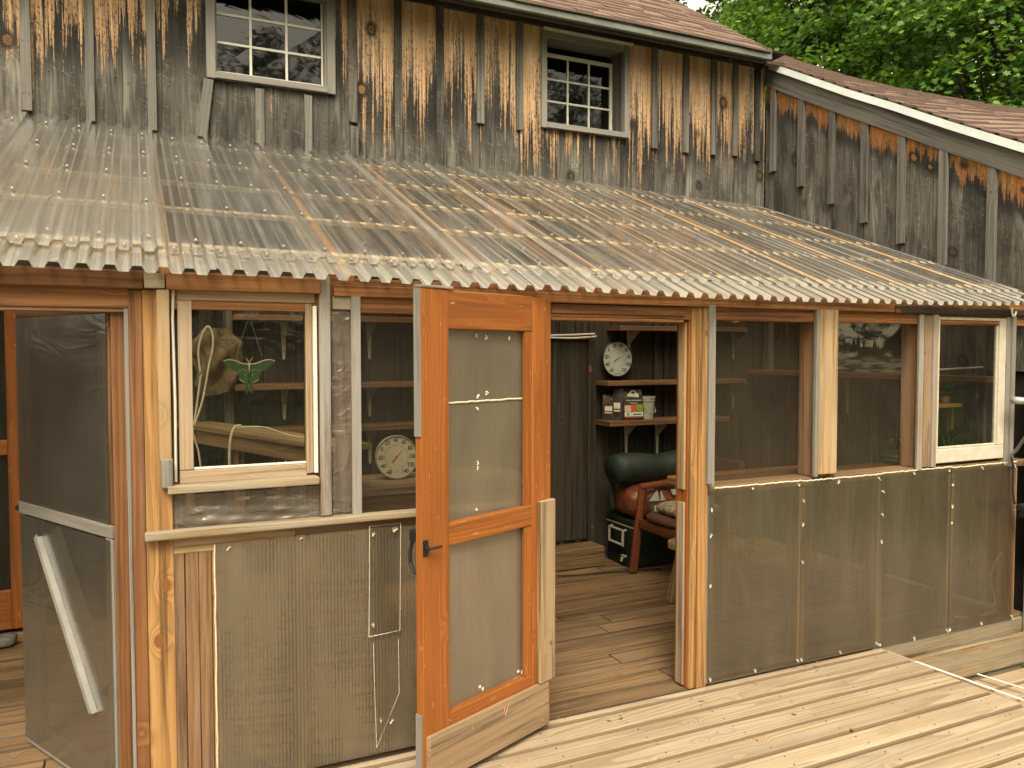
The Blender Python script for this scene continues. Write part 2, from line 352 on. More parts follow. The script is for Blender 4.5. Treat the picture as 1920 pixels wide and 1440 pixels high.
def leaf_mat(name, c1, c2, c3):
    n = NT(name); rn = n.sep(n.attr('rnd')[1])
    c = n.mix(rn[0], c1, c2); c = n.mix(n.step(rn[1], .6, 1.0, 0.0, .8), c, c3)
    d = n.pbr(c, .5, None, .35)
    t = n.shader('ShaderNodeBsdfTranslucent', Color=n.mix(.5, c, c3))
    return n.done(n.mixs(.38, d, t))
M['leaf'] = leaf_mat('maple_leaf', (.025, .075, .008), (.065, .165, .014), (.21, .34, .038))
M['leafdark'] = leaf_mat('dark_leaf', (.010, .030, .007), (.022, .055, .010), (.045, .095, .016))
M['needle'] = leaf_mat('conifer_leaf', (.04, .075, .035), (.06, .10, .045), (.09, .13, .05))
M['bark'] = plain('bark', (.04, .032, .024), .9, .2, 0, .4, 8, .8)
def ground_mat():
    n = NT('grass_ground'); tc = n.n.new('ShaderNodeTexCoord').outputs['Object']
    a = n.noise(tc, 1.2, 5.0, .6); b = n.noise(tc, 40.0, 3.0, .6)
    c = n.mix(a, (.05, .09, .02), (.10, .13, .035)); c = n.mix(n.step(b, .4, .7, 0.0, .5), c, (.12, .10, .05))
    return n.done(n.pbr(c, .95, n.bump(b, .6, .05), .1))
M['ground'] = ground_mat()

# ------------------------------------------------------------------ mesh builders
class B:
    """collects pieces into one mesh; every piece gets lengthwise UVs and its own random tone"""
    def __init__(s): s.v = []; s.f = []; s.uv = []; s.rn = []; s.pr = []; s.mi = []
    def face(s, idx, uvs, rn, mi=0): s.f.append(idx); s.uv.append(uvs); s.rn.append(rn); s.mi.append(mi)
    def box(s, x0, x1, y0, y1, z0, z1, ax=None, M=None, jit=0.0, prot=None, mi=0, cut=None, rn=None):
        d = (abs(x1 - x0), abs(y1 - y0), abs(z1 - z0))
        if ax is None: ax = d.index(max(d))
        rn = rn or (random.random(), random.random()); ou, ov = random.random() * 20, random.random() * 20
        b = len(s.v); cs = []
        for k in (0, 1):
            for j in (0, 1):
                for i in (0, 1):
                    p = Vector(((x0, x1)[i], (y0, y1)[j], (z0, z1)[k]))
                    if jit: p += Vector((random.uniform(-jit, jit), random.uniform(-jit, jit), random.uniform(-jit, jit)))
                    cs.append(p.copy())
                    if cut: p = cut(p)
                    s.pr.append(prot(p) if prot else 0.0)
                    s.v.append(M @ p if M else p)
        for q, (a, c_) in zip(((0, 4, 6, 2), (1, 3, 7, 5), (0, 1, 5, 4), (2, 6, 7, 3), (0, 2, 3, 1), (4, 5, 7, 6)),
                              ((1, 2), (1, 2), (0, 2), (0, 2), (0, 1), (0, 1))):
            if ax == a: ua, va = a, c_
            elif ax == c_: ua, va = c_, a
            else: ua, va = a, c_
            end = ax not in (a, c_)
            uvs = []
            for i in q:
                p = cs[i]
                if end: uvs.append((ou + p[ua] * .3, ov + p[va]))
                else: uvs.append((ou + p[ua], ov + p[va] + (.5 if q[0] != q[1] else 0)))
            s.face([b + i for i in q], uvs, rn, mi)
        return s
    def board(s, p0, p1, wdir, w_, t, **k):
        """board from p0 to p1 (centre line), width w_ along wdir, thickness t"""
        p0 = Vector(p0); p1 = Vector(p1); X = (p1 - p0); L_ = X.length; X.normalize()
        Yv = Vector(wdir); Yv = (Yv - X * Yv.dot(X)).normalized(); Z = X.cross(Yv)
        Mx = Matrix((X, Yv, Z)).transposed().to_4x4(); Mx.translation = p0
        return s.box(0, L_, -w_ / 2, w_ / 2, -t / 2, t / 2, ax=0, M=Mx, **k)
    def tube(s, pts, r, seg=8, taper=None, mi=0, cap=True):
        pts = [Vector(p) for p in pts]; rn = (random.random(), random.random()); rings = []; up = None; L_ = 0
        for i, p in enumerate(pts):
            t = (pts[min(i + 1, len(pts) - 1)] - pts[max(i - 1, 0)]).normalized()
            if up is None: up = t.orthogonal().normalized()
            up = (up - t * up.dot(t)).normalized(); sd_ = t.cross(up)
            rr = r if taper is None else r + (taper - r) * i / (len(pts) - 1)
            if callable(r): rr = r(i / (len(pts) - 1))
            if i: L_ += (p - pts[i - 1]).length
            b = len(s.v)
            for k in range(seg):
                a = 2 * math.pi * k / seg
                s.v.append(p + up * math.cos(a) * rr + sd_ * math.sin(a) * rr); s.pr.append(0.0)
            rings.append((b, L_))
        for (a, la), (b, lb) in zip(rings, rings[1:]):
            for k in range(seg):
                k2 = (k + 1) % seg
                s.face([a + k, a + k2, b + k2, b + k], [(la, k * .01), (la, k * .01 + .01), (lb, k * .01 + .01), (lb, k * .01)], rn, mi)
        if cap:
            for (a, la), rev in ((rings[0], True), (rings[-1], False)):
                q = [a + k for k in range(seg)]
                if rev: q.reverse()
                s.face(q, [(0, 0)] * seg, rn, mi)
        return s
    def poly(s, pts, uvs=None, mi=0, rn=None, prot=None):
        b = len(s.v); pts = [Vector(p) for p in pts]
        for p in pts: s.v.append(p); s.pr.append(prot(p) if prot else 0.0)
        s.face(list(range(b, b + len(pts))), uvs or [(p.z, p.x) for p in pts], rn or (random.random(), random.random()), mi)
        return s
    def prism(s, outline, T, th, mi=0):
        """outline: 2D points (a,b) -> T(a,b,depth) gives 3D"""
        n_ = len(outline); b = len(s.v); rn = (random.random(), random.random())
        for dpt in (0, th):
            for (x, y) in outline: s.v.append(Vector(T(x, y, dpt))); s.pr.append(0.0)
        s.face(list(range(b, b + n_)), [(y, x) for x, y in outline], rn, mi)
        s.face([b + n_ + i for i in reversed(range(n_))], [(y, x) for x, y in reversed(outline)], rn, mi)
        for i in range(n_):
            j = (i + 1) % n_
            s.face([b + i, b + n_ + i, b + n_ + j, b + j], [(0, 0), (0, .01), (.01, .01), (.01, 0)], rn, mi)
        return s
    def lathe(s, prof, seg=32, c=(0, 0, 0), axis='Z', mi=0):
        rn = (random.random(), random.random()); b0 = len(s.v); c = Vector(c)
        for (r_, h) in prof:
            for k in range(seg):
                a = 2 * math.pi * k / seg; x, y = math.cos(a) * r_, math.sin(a) * r_
                p = Vector((x, y, h)) if axis == 'Z' else Vector((x, -h, y))
                s.v.append(c + p); s.pr.append(0.0)
        for i in range(len(prof) - 1):
            for k in range(seg):
                k2 = (k + 1) % seg; a, b = b0 + i * seg, b0 + (i + 1) * seg
                s.face([a + k, a + k2, b + k2, b + k], [(0, 0), (.01, 0), (.01, .01), (0, .01)], rn, mi)
        return s
    def build(s, name, mat, parent=None, bevel=0.0, smooth=False, origin=None, local=False, kind=None, label=None):
        me = bpy.data.meshes.new(name)
        off = Vector((0, 0, 0))
        if parent is not None and not local: off = ORG.get(parent.name, Vector((0, 0, 0)))
        elif origin is not None: off = Vector(origin)
        me.from_pydata([tuple(v - off) for v in s.v], [], s.f)
        me.uv_layers.new(name='UVMap'); me.color_attributes.new('rnd', 'FLOAT_COLOR', 'CORNER')
        me.attributes.new('prot', 'FLOAT', 'POINT')
        me.attributes['prot'].data.foreach_set('value', [float(x) for x in s.pr])
        U = []; C = []
        for uvs, rn in zip(s.uv, s.rn):
            for q in uvs: U += [q[0], q[1]]; C += [rn[0], rn[1], 0, 1]
        me.uv_layers['UVMap'].data.foreach_set('uv', U); me.color_attributes['rnd'].data.foreach_set('color', C)
        mats = mat if isinstance(mat, (list, tuple)) else [mat]
        for m_ in mats: me.materials.append(M[m_] if isinstance(m_, str) else m_)
        me.polygons.foreach_set('material_index', s.mi)
        if smooth: me.polygons.foreach_set('use_smooth', [True] * len(me.polygons))
        me.validate(); me.update()
        o = bpy.data.objects.new(name, me); COL.objects.link(o)
        if parent is not None: o.parent = parent; ORG[o.name] = ORG.get(parent.name, Vector((0, 0, 0)))
        elif origin is not None: o.location = off; ORG[o.name] = off
        if bevel:
            md = o.modifiers.new('bevel', 'BEVEL'); md.width = bevel; md.segments = 2; md.limit_method = 'ANGLE'; md.angle_limit = R(40)
        if kind: o['kind'] = kind
        if label: o['label'] = label
        return o
ORG = {}
def thing(name, label, cat, loc=(0, 0, 0), rotz=0.0, group=None):
    o = bpy.data.objects.new(name, None); COL.objects.link(o); o.location = loc; o.rotation_euler = (0, 0, rotz)
    o.empty_display_size = .1; o['label'] = label; o['category'] = cat
    if group: o['group'] = group
    ORG[o.name] = Vector(loc) if not rotz else Vector((0, 0, 0)); return o
def tag(o, label, cat, group=None):
    o['label'] = label; o['category'] = cat
    if group: o['group'] = group
    return o
def text_into(b, s_, size, T, mi=0, th=.0004, align='CENTER', sx=1.0):
    cu = bpy.data.curves.new('t', 'FONT'); cu.body = s_; cu.size = size; cu.align_x = align; cu.align_y = 'CENTER'; cu.resolution_u = 3; cu.offset = size * .022
    o = bpy.data.objects.new('t', cu); COL.objects.link(o)
    dg = bpy.context.evaluated_depsgraph_get(); me = bpy.data.meshes.new_from_object(o.evaluated_get(dg))
    for pl in me.polygons:
        pts = [T(me.vertices[i].co.x * sx, me.vertices[i].co.y, th) for i in pl.vertices]
        b.poly(pts, [(0, 0)] * len(pts), mi)
    bpy.data.objects.remove(o); bpy.data.curves.remove(cu); bpy.data.meshes.remove(me)

def lerp(a, b, t): return a + (b - a) * t
def pw(pts, x):
    """piecewise linear through sorted (x, y), extrapolated"""
    pts = sorted(pts)
    for (a, b), (c, d) in zip(pts, pts[1:]):
        if x <= c or (c, d) == pts[-1]: return b + (d - b) * (x - a) / (c - a)

# ================================================================== SETTING
g = B(); g.poly([(-60, -60, -.9), (60, -60, -.9), (60, 90, -.9), (-60, 90, -.9)], [(0, 0), (1, 0), (1, 1), (0, 1)])
g.build('ground', 'ground', kind='structure')
# main deck: boards along X, right end at X = 3.72; eased edges hold grime
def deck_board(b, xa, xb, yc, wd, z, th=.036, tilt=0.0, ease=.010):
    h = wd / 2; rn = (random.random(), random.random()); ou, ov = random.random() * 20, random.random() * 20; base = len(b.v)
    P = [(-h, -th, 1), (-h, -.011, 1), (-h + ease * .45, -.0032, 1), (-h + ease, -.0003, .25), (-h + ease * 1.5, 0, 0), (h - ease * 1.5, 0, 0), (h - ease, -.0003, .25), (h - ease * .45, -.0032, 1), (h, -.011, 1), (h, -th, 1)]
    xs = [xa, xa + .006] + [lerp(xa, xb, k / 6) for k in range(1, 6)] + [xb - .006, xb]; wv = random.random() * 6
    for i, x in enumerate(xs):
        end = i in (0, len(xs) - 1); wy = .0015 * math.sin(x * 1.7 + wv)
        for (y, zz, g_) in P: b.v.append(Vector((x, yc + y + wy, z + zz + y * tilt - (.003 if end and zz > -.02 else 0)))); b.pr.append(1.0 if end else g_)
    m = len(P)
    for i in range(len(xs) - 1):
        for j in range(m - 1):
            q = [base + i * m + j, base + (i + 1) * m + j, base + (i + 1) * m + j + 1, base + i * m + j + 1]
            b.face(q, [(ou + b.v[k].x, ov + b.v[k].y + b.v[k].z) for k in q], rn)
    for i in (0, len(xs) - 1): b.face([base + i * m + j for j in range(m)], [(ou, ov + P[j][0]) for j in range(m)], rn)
def nail_dots(b, x, yc, z):
    for dy in (-.035, .035): b.lathe([(.0001, .0012), (.0042, .0010), (.005, -.001)], 7, (x + random.uniform(-.008, .008), yc + dy + random.uniform(-.006, .006), z), mi=1)
dk = B(); y = YF - .005; first = True; DX = 3.715
while y > -4.2:
    wd = .052 if first else random.choice([.137, .138, .139]); gap = random.uniform(.007, .012)
    xs = [-3.0 + random.uniform(-.8, .2), random.uniform(.2, 2.9), DX + random.uniform(-.006, .006)]
    if random.random() < .6 or first: xs = [xs[0], xs[2]]
    zb = random.uniform(-.0015, .0015)
    for a, b in zip(xs, xs[1:]):
        deck_board(dk, a + .0015, b - .0015, y - wd / 2, wd, zb, tilt=random.uniform(-.01, .01))
    if not first:
        for jx in [-.9 + .406 * k for k in range(12)]: nail_dots(dk, jx, y - wd / 2, zb)
    first = False
    y -= wd + gap
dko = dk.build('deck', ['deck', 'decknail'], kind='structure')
# nail heads in the deck boards
# lower deck to the right of the end of the main deck
ld = B(); y = YF - .045
while y > .2:
    deck_board(ld, DX + .045, 7.5, y - .069, .138, -.30, tilt=random.uniform(-.01, .01)); y -= .147
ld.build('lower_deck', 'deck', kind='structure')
rim = B(); rim.box(DX + .006, DX + .040, 0.2, YF - .03, -.20, -.012, ax=1, jit=.002)
rim.build('deck_edge', 'deck', bevel=.004, kind='structure')
# porch floor boards
fl = B(); y = YF + .14
deck_board(fl, -3.2, 4.97, YF + .070, .136, -.002)
while y < YB - .02:
    wd = .138; x = -3.2 + random.uniform(-1, 0); zb = -.004 + random.uniform(-.002, .002)
    while x < 4.96:
        x2 = min(4.97, x + random.uniform(1.2, 3.6))
        deck_board(fl, x + .0015, x2 - .0015, y + wd / 2, wd, zb, ease=.005, tilt=random.uniform(-.012, .012)); x = x2
    y += wd + random.uniform(.002, .005)
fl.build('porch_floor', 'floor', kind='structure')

# ================================================================== BARN
barn = thing('weathered_barn', 'weathered grey board and batten barn with a brown shingle roof and two small-paned windows', 'barn', (2.0, YB, 0))
bx = lambda px, py=150: pY(px, py, YB).x
wz = lambda px, py, Y=YB: pY(px, py, Y).z
MW = [(-2.4, 1), (-1.75, 1), (-1.15, 1)] # left of frame
W1 = (pY(386, 100, YB).x, pY(627, 100, YB).x, wz(500, 162), 4.04)          # casing outline x0,x1,z0,z1
W2 = (pY(1013, 150, YB).x, pY(1177, 180, YB).x, wz(1090, 250), 4.07)
edges = [-3.0, -2.6, -2.28, -1.95, -1.6, -1.25, -.93] + [bx(p) for p in (50, 170, 285, 392, 487, 578, 662, 747, 825, 900, 975, 1045, 1095, 1165, 1228, 1287, 1340, 1379, 1420)] + [4.999]
sd_b = B(); si_b = B()
ZT = 4.145
def mprot(bias): return lambda p: (p.z - 3.38) / .38 + bias
for a, b in zip(edges, edges[1:]):
    bias = -.45 if b < .45 else (-.15 if b < 1.3 else random.uniform(-.1, .2))
    bias += random.uniform(-.42, .38); pieces = [(a, b, [(0, ZT)])]
    for (x0, x1, z0, z1) in (W1, W2):
        if b > x0 + .03 and a < x1 - .03:
            i0, i1 = max(a, x0 + .03), min(b, x1 - .03); pieces = [(i0, i1, [(0, z0 + .03), (z1 - .03, ZT)])]
            if a < i0: pieces.append((a, i0 - .0001, [(0, ZT)]))
            if b > i1: pieces.append((i1 + .0001, b, [(0, ZT)]))
    rn = (random.random(), random.random()); yj = random.uniform(0, .004)
    for (aa, bb, segs) in pieces:
        for (z0_, z1_) in segs:
            if z0_ == 0:
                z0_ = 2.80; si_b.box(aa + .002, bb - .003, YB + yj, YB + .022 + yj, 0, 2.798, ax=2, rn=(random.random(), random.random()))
            sd_b.box(aa + (.002 if aa == a else 0), bb - (.003 if bb == b else 0), YB + yj, YB + .024 + yj, z0_, z1_, ax=2, prot=mprot(bias), rn=rn)
# backing so no light leaks between boards
bk = B()
for (x0, x1, z0, z1) in ((-3, W1[0] + .03, 0, ZT), (W1[1] - .03, W2[0] + .03, 0, ZT), (W2[1] - .03, 4.998, 0, ZT), (W1[0] + .03, W1[1] - .03, 0, W1[2] + .03), (W2[0] + .03, W2[1] - .03, 0, W2[2] + .03),
                         (W1[0] + .03, W1[1] - .03, W1[3] - .03, ZT), (W2[0] + .03, W2[1] - .03, W2[3] - .03, ZT)):
    bk.box(x0, x1, YB + .034, YB + .05, z0, z1, ax=0)
bk.build('sheathing', 'dark_fascia', barn)
# nails: rows of heads along the girts
nl = sd_b
for zr_, x0, x1 in ((3.30, -1.2, 5), (3.55, -1.2, 5), (3.18, .9, 5)):
    x = x0
    while x < 4.9:
        z = zr_ + random.uniform(-.02, .02)
        if not any(w_[0] - .05 < x < w_[1] + .05 and w_[2] - .05 < z < w_[3] for w_ in (W1, W2)):
            nl.lathe([(.0001, .006), (.004, .0055), (.005, 0)], 6, (x, YB, z), axis='Y', mi=1)
        x += random.choice([.05, .07, .09, .12])
sd_b.build('board_siding', ['barn', 'nail'], barn, bevel=.002)
si_b.build('inner_siding', 'inner', barn, bevel=.002)  # darker lower copy of the siding, indoor shade put into its colour
# battens
def batten(x, z0, z1, lean=0.0, mat='batten', wd=.052):
    b = B()
    pr = (lambda p: (p.z - 3.55) / .40)
    b.board((x + lean, YB - .012, z0), (x, YB - .012, z1), (1, 0, 0), wd + random.uniform(-.004, .005), .022, jit=.0025, prot=pr)
    for q in range(3):
        zz = z0 + .1 + q * .3
        if zz < z1:
            for dx in (-.013, .014): b.lathe([(.0001, .004), (.0032, .0035), (.004, 0)], 6, (x + dx + lean * (1 - (zz - z0) / (z1 - z0)), YB - .023, zz), axis='Y', mi=1)
    b.build('batten', [mat, 'nail'], barn, bevel=.003)
for (px, pt, pb, mt) in ((50, -99, 207, 'batten'), (170, -99, 227, 'batten'), (285, -99, 244, 'batten'), (487, 168, 269, 'batten'), (578, 180, 284, 'batten'),
                         (662, -99, 229, 'batten_tan'), (664, 238, 293, 'batten'), (747, -99, 306, 'batten_tan'), (825, -99, 317, 'batten_tan'), (901, -9, 231, 'batten'), (974, -9, 244, 'batten'),
                         (1227, 91, 278, 'batten'), (1286, 110, 286, 'batten'), (1338, 118, 290, 'batten'), (1379, 124, 292, 'batten'), (1420, 130, 302, 'batten_tan')):
    x = pY(px, 200, YB - .012).x
    z1 = 4.12 if pt < 0 or px > 1200 else wz(px, pt)
    batten(x, wz(px, pb, YB - .02), z1, mat=mt)
batten(pY(391, 150, YB).x, wz(380, 258), wz(391, 150), lean=-.045)
for x in (-2.6, -1.95, -1.25): batten(x, 3.0, 4.1)

def small_window(x0, x1, z0, z1, rec, gx0, gx1, gz0, gz1, cap, frame='white', cw=.065):
    """casing round an opening, sash set back in it with 3 x 3 panes"""
    wn = B()
    yb = YB + rec; wn.box(x0, x0 + cw, YB - .028, YB - .001, z0, z1, ax=2, jit=.0015); wn.box(x1 - cw, x1, YB - .028, YB - .001, z0, z1, ax=2, jit=.0015)
    wn.box(x0 + cw - .001, x1 - (.005 if cap else cw - .001), YB - .04, yb, z0, z0 + .042, ax=0, jit=.0015); wn.box(x0 + cw - .001, x1 - cw + .001, YB - .02, YB - .002, z1 - .05, z1 - .002, ax=0)
    o = wn.build('window', 'grey_trim', barn, bevel=.003)
    rv = B(); yb = YB + rec
    rv.box(x0 + cw - .004, x0 + cw + .012, YB - .0, yb, z0 + .04, z1 - .02, ax=2); rv.box(x1 - cw - .012, x1 - cw + .004, YB, yb, z0 + .04, z1 - .02, ax=2)
    rv.box(x0 + cw + .013, x1 - cw - .013, YB, yb, z1 - .045, z1 - .02, ax=0)
    rv.build('reveal', 'rake' if rec > .1 else 'grey_trim', o)
    if cap:
        cp = B(); cp.box(x0 + .01, x1 + .02, YB - .045, YB + .0, z1 + .001, z1 + .016, ax=0); cp.build('drip_cap', 'white', o)
    fr = B(); t = .016; ys = yb - .03
    fr.box(gx0 - .03, gx0, ys, ys + .03, gz0 - .03, gz1 + .03, ax=2); fr.box(gx1, gx1 + .03, ys, ys + .03, gz0 - .03, gz1 + .03, ax=2)
    fr.box(gx0, gx1, ys, ys + .03, gz1, gz1 + .03, ax=0); fr.box(gx0, gx1, ys, ys + .03, gz0 - .02, gz0, ax=0)
    for i in (1, 2):
        xx = lerp(gx0, gx1, i / 3); fr.box(xx - t / 2, xx + t / 2, ys + .002, ys + .02, gz0, gz1, ax=2)
        zz = lerp(gz0, gz1, i / 3); fr.box(gx0, gx1, ys + .004, ys + .022, zz - t / 2, zz + t / 2, ax=0)
    fr.build('sash', frame, o, bevel=.002)
    for i in range(3):
        for j in range(3):
            p = B(); a, b_ = lerp(gx0, gx1, i / 3), lerp(gx0, gx1, (i + 1) / 3); c, d = lerp(gz0, gz1, j / 3), lerp(gz0, gz1, (j + 1) / 3)
            ty = ys + .012 + random.uniform(-.0006, .0006); q = [random.uniform(-.0012, .0012) for _ in range(4)]
            p.poly([(a, ty + q[0], c), (b_, ty + q[1], c), (b_, ty + q[2], d), (a, ty + q[3], d)]); p.build('pane', 'barnglass', o)
    ib = B(); yy = YB + .9  # dark box added behind the window so the panes look into darkness
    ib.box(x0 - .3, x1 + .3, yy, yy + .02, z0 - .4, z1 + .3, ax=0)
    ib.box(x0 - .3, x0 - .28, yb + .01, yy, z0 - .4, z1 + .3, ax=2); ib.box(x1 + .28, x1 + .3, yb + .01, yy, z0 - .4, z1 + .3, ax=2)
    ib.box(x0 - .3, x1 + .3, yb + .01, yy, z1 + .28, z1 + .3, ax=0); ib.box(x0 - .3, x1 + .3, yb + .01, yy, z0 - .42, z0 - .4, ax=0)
    ib.build('dark_pane_box', 'dark_fascia', o)
g0 = pY(401, 130, YB + .05); g1 = pY(603, 158, YB + .05)
small_window(*W1, .08, g0.x, g1.x, (g0.z + g1.z) / 2 - .005, 4.0, False, cw=.055)
g0 = pY(1022, 226, YB + .14); g1 = pY(1143, 249, YB + .14); g2 = pY(1022, 105, YB + .14)
small_window(*W2, .17, g0.x + .01, g1.x, (g0.z + g1.z) / 2, g2.z, True, cw=.045)

# eave of the main roof: dark soffit, fascia, painted flashing
ZE = 4.05; YE = 5.16
ef = B(); ef.box(-3, 4.74, YE + .03, YE + .05, ZE - .03, ZE + .06, ax=0); ef.box(-3, 4.97, YE + .051, YB + .05, ZE + .085, ZE + .10, ax=0)
ef.box(-3, 4.95, YB - .035, YB - .002, ZE + .045, ZE + .084, ax=0)
ef.build('soffit', 'dark_fascia', barn)
gt = B(); gt.box(-3, 4.76, YE - .012, YE + .029, ZE - .012, ZE + .055, ax=0)
gt.build('eave_flashing', 'gutter', barn, bevel=.006)
# main roof shingles
def shingles(name, zfun, y0, y1, x0f, x1f, expo=.125, parent=barn):
    b = B(); y = y0; k = 0
    while y < y1:
        yn = y + expo; x = x0f(y) + random.uniform(-.1, 0)
        xe = x1f(y)
        while x < xe:
            x2 = min(xe + random.uniform(-.008, .008), x + random.choice([.14, .17, .2, .25, .3]))
            th = random.choice([.006, .012, .018]); e = random.uniform(-.006, .006)
            yl = y + e; rn = (random.random(), random.random()); ou = random.random() * 9
            xa = max(x, x0f(y))
            if x2 > xa + .01:
                top = [(xa, yl, zfun(xa, yl) + th + .006), (x2 - .002, yl, zfun(x2, yl) + th + .006), (x2 - .002, yn + .03, zfun(x2, yn + .03) + .004), (xa, yn + .03, zfun(xa, yn + .03) + .004)]
                uv = [(ou + p[0], p[1]) for p in top]
                b.poly(top, uv, rn=rn)
                bt = [(p[0], p[1], zfun(p[0], p[1]) - .004) for p in top]
                b.poly([bt[0], bt[1], top[1], top[0]], uv, rn=(rn[0], 1.0))
                b.poly([bt[1], bt[2], top[2], top[1]], uv, rn=(rn[0], 1.0)); b.poly([bt[3], bt[0], top[0], top[3]], uv, rn=(rn[0], 1.0))
            x = x2
        y = yn
    return b.build(name, 'shingle', parent)
MS = .665
zmain = lambda x, y: ZE + .065 + MS * (y - YE) + .004 * math.sin(x * 2.1)
XV = 5.02
xver = lambda y: 4.75 + .14 * (y - YE)
shingles('roof', zmain, YE - .03, 10.5, lambda y: -3.0, xver)
rb = B(); rb.poly([(-3, YE - .02, zmain(-3, YE) - .03), (4.74, YE - .02, zmain(0, YE) - .03), (5.5, 10.6, zmain(0, 10.6) - .02), (-3, 10.6, zmain(0, 10.6) - .02)])
rb.build('roof_deck', 'dark_fascia', barn)
# wing: wall facing -X on plane X = XW, rake above it
rk = [(p.y, p.z) for p in (pX(1434, 119, XW), pX(1600, 176, XW), pX(1700, 206, XW), pX(1800, 240, XW), pX(1920, 276, XW))]
zn = lambda y: pw(rk, y) if y < 5.49 else pw(rk, 5.49) + .60 * (y - 5.49)
XFAR = 7.5
fk = [(p.y, p.z) for p in (pX(1500, 119, XFAR), pX(1600, 160, XFAR), pX(1700, 184, XFAR), pX(1800, 202, XFAR), pX(1920, 216, XFAR))]
zf = lambda y: pw(fk, y)
def zwing(x, y): return lerp(zn(y), zf(y), min(1, max(0, (x - XW) / (XFAR - XW)))) + .035
shingles('wing_roof', zwing, 1.9, 7.4, lambda y: XW - .045 if y < 5.15 else xver(y) + .01, lambda y: XFAR, .12)
wb = [round(pX(px, 300, XW - .012).y, 4) for px in (1448, 1500, 1557, 1618, 1687, 1765, 1855)]
wb += [wb[-1] - .34, wb[-1] - .68, wb[-1] - 1.02]
ys = [YB - .002] + wb
ws = B()
for i, (a, b) in enumerate(zip(ys, ys[1:])):
    zlo = 0 if b > YF else 1.52
    rn = (random.random(), random.random())
    bz = random.uniform(-.25, .25)
    top = zn
    def cutf(p, top=top): return Vector((p.x, p.y, top(p.y) - .10)) if p.z > 2 else p
    ws.box(XW + random.uniform(0, .004), XW + .026, b + .002, a - .003, zlo, 4.0, ax=2, jit=.001, cut=cutf, rn=rn,
           prot=lambda p, bz=bz, top=top: 1.25 + bz - (top(p.y) - .165 - p.z) / .15)
ws.build('wing_siding', 'wing', barn, bevel=.003)
wk = B()
for (a, b) in ((2.0, YB),):
    n_ = 10
    for i in range(n_):
        ya, yb_ = lerp(a, b, i / n_), lerp(a, b, (i + 1) / n_); zl = 0 if ya >= YF - .1 else 1.54
        wk.poly([(XW + .04, ya, zl), (XW + .04, yb_, zl), (XW + .04, yb_, zn(yb_)), (XW + .04, ya, zn(ya))])
wk.build('wing_sheathing', 'dark_fascia', barn)
for px, pt, pb in ((1448, 160, 322), (1500, 182, 350), (1557, 203, 383), (1618, 225, 418), (1687, 250, 457), (1765, 272, 497), (1855, 302, 530)):
    p0 = pX(px, pb, XW - .02); b = B(); yy = p0.y
    b.board((XW - .0135, yy, p0.z), (XW - .0135, yy, zn(yy) - .175), (0, 1, 0), .062, .024, jit=.0025)
    for zz in (p0.z + .06, p0.z + .3, zn(yy) - .25):
        for dy in (-.014, .014): b.board((XW - .0255, yy + dy, zz), (XW - .0285, yy + dy, zz), (0, 1, 0), .006, .006, mi=1)
    b.build('batten', ['batten', 'nail'], barn, bevel=.004)
rkb = B(); N = 8
for i in range(N):
    ya, yb_ = lerp(2.0, 5.46, i / N), lerp(2.0, 5.46, (i + 1) / N)
    b0 = len(rkb.v)
    for (yy) in (ya, yb_):
        for xx in (XW - .03, XW - .001):
            for zz in (zn(yy) - .185, zn(yy) - .012): rkb.v.append(Vector((xx, yy, zz))); rkb.pr.append(0)
    U = lambda k: (.3 + rkb.v[b0 + k].y * 1.16, rkb.v[b0 + k].z - zn(rkb.v[b0 + k].y))
    for q in ((0, 4, 5, 1), (2, 3, 7, 6), (0, 2, 6, 4), (1, 5, 7, 3)): rkb.face([b0 + k for k in q], [U(k) for k in q], (.37, .5))
rkb.build('rake_board', 'rake', barn)
dr = B()
for i in range(N):
    ya, yb_ = lerp(2.0, 5.40, i / N), lerp(2.0, 5.40, (i + 1) / N)
    dr.poly([(XW - .052, ya, zn(ya) - .030), (XW - .052, yb_, zn(yb_) - .030), (XW - .044, yb_, zn(yb_) + .026), (XW - .044, ya, zn(ya) + .026)], rn=(.5, .5))
    dr.poly([(XW - .052, ya, zn(ya) - .030), (XW - .052, yb_, zn(yb_) - .030), (XW - .030, yb_, zn(yb_) - .030), (XW - .030, ya, zn(ya) - .030)], rn=(.5, .5))
    dr.poly([(XW - .044, ya, zn(ya) + .026), (XW - .044, yb_, zn(yb_) + .026), (XW + .05, yb_, zn(yb_) + .032), (XW + .05, ya, zn(ya) + .032)], rn=(.5, .5))
dr.build('drip_edge', 'whitemetal', barn)
# closed sides and back so the barn casts real shade
cl = B()
cl.box(XFAR - .03, XFAR, 2.0, 7.4, -.2, 2.6, ax=1); cl.box(XW + .05, XFAR, 7.38, 7.4, -.2, 4.4, ax=0)
cl.box(-3.02, -3.0, YB, 10.5, 0, 4.1, ax=1); cl.box(-3, XV, 10.5, 10.52, 0, 7.4, ax=0)
cl.build('far_wall', 'inner', barn)

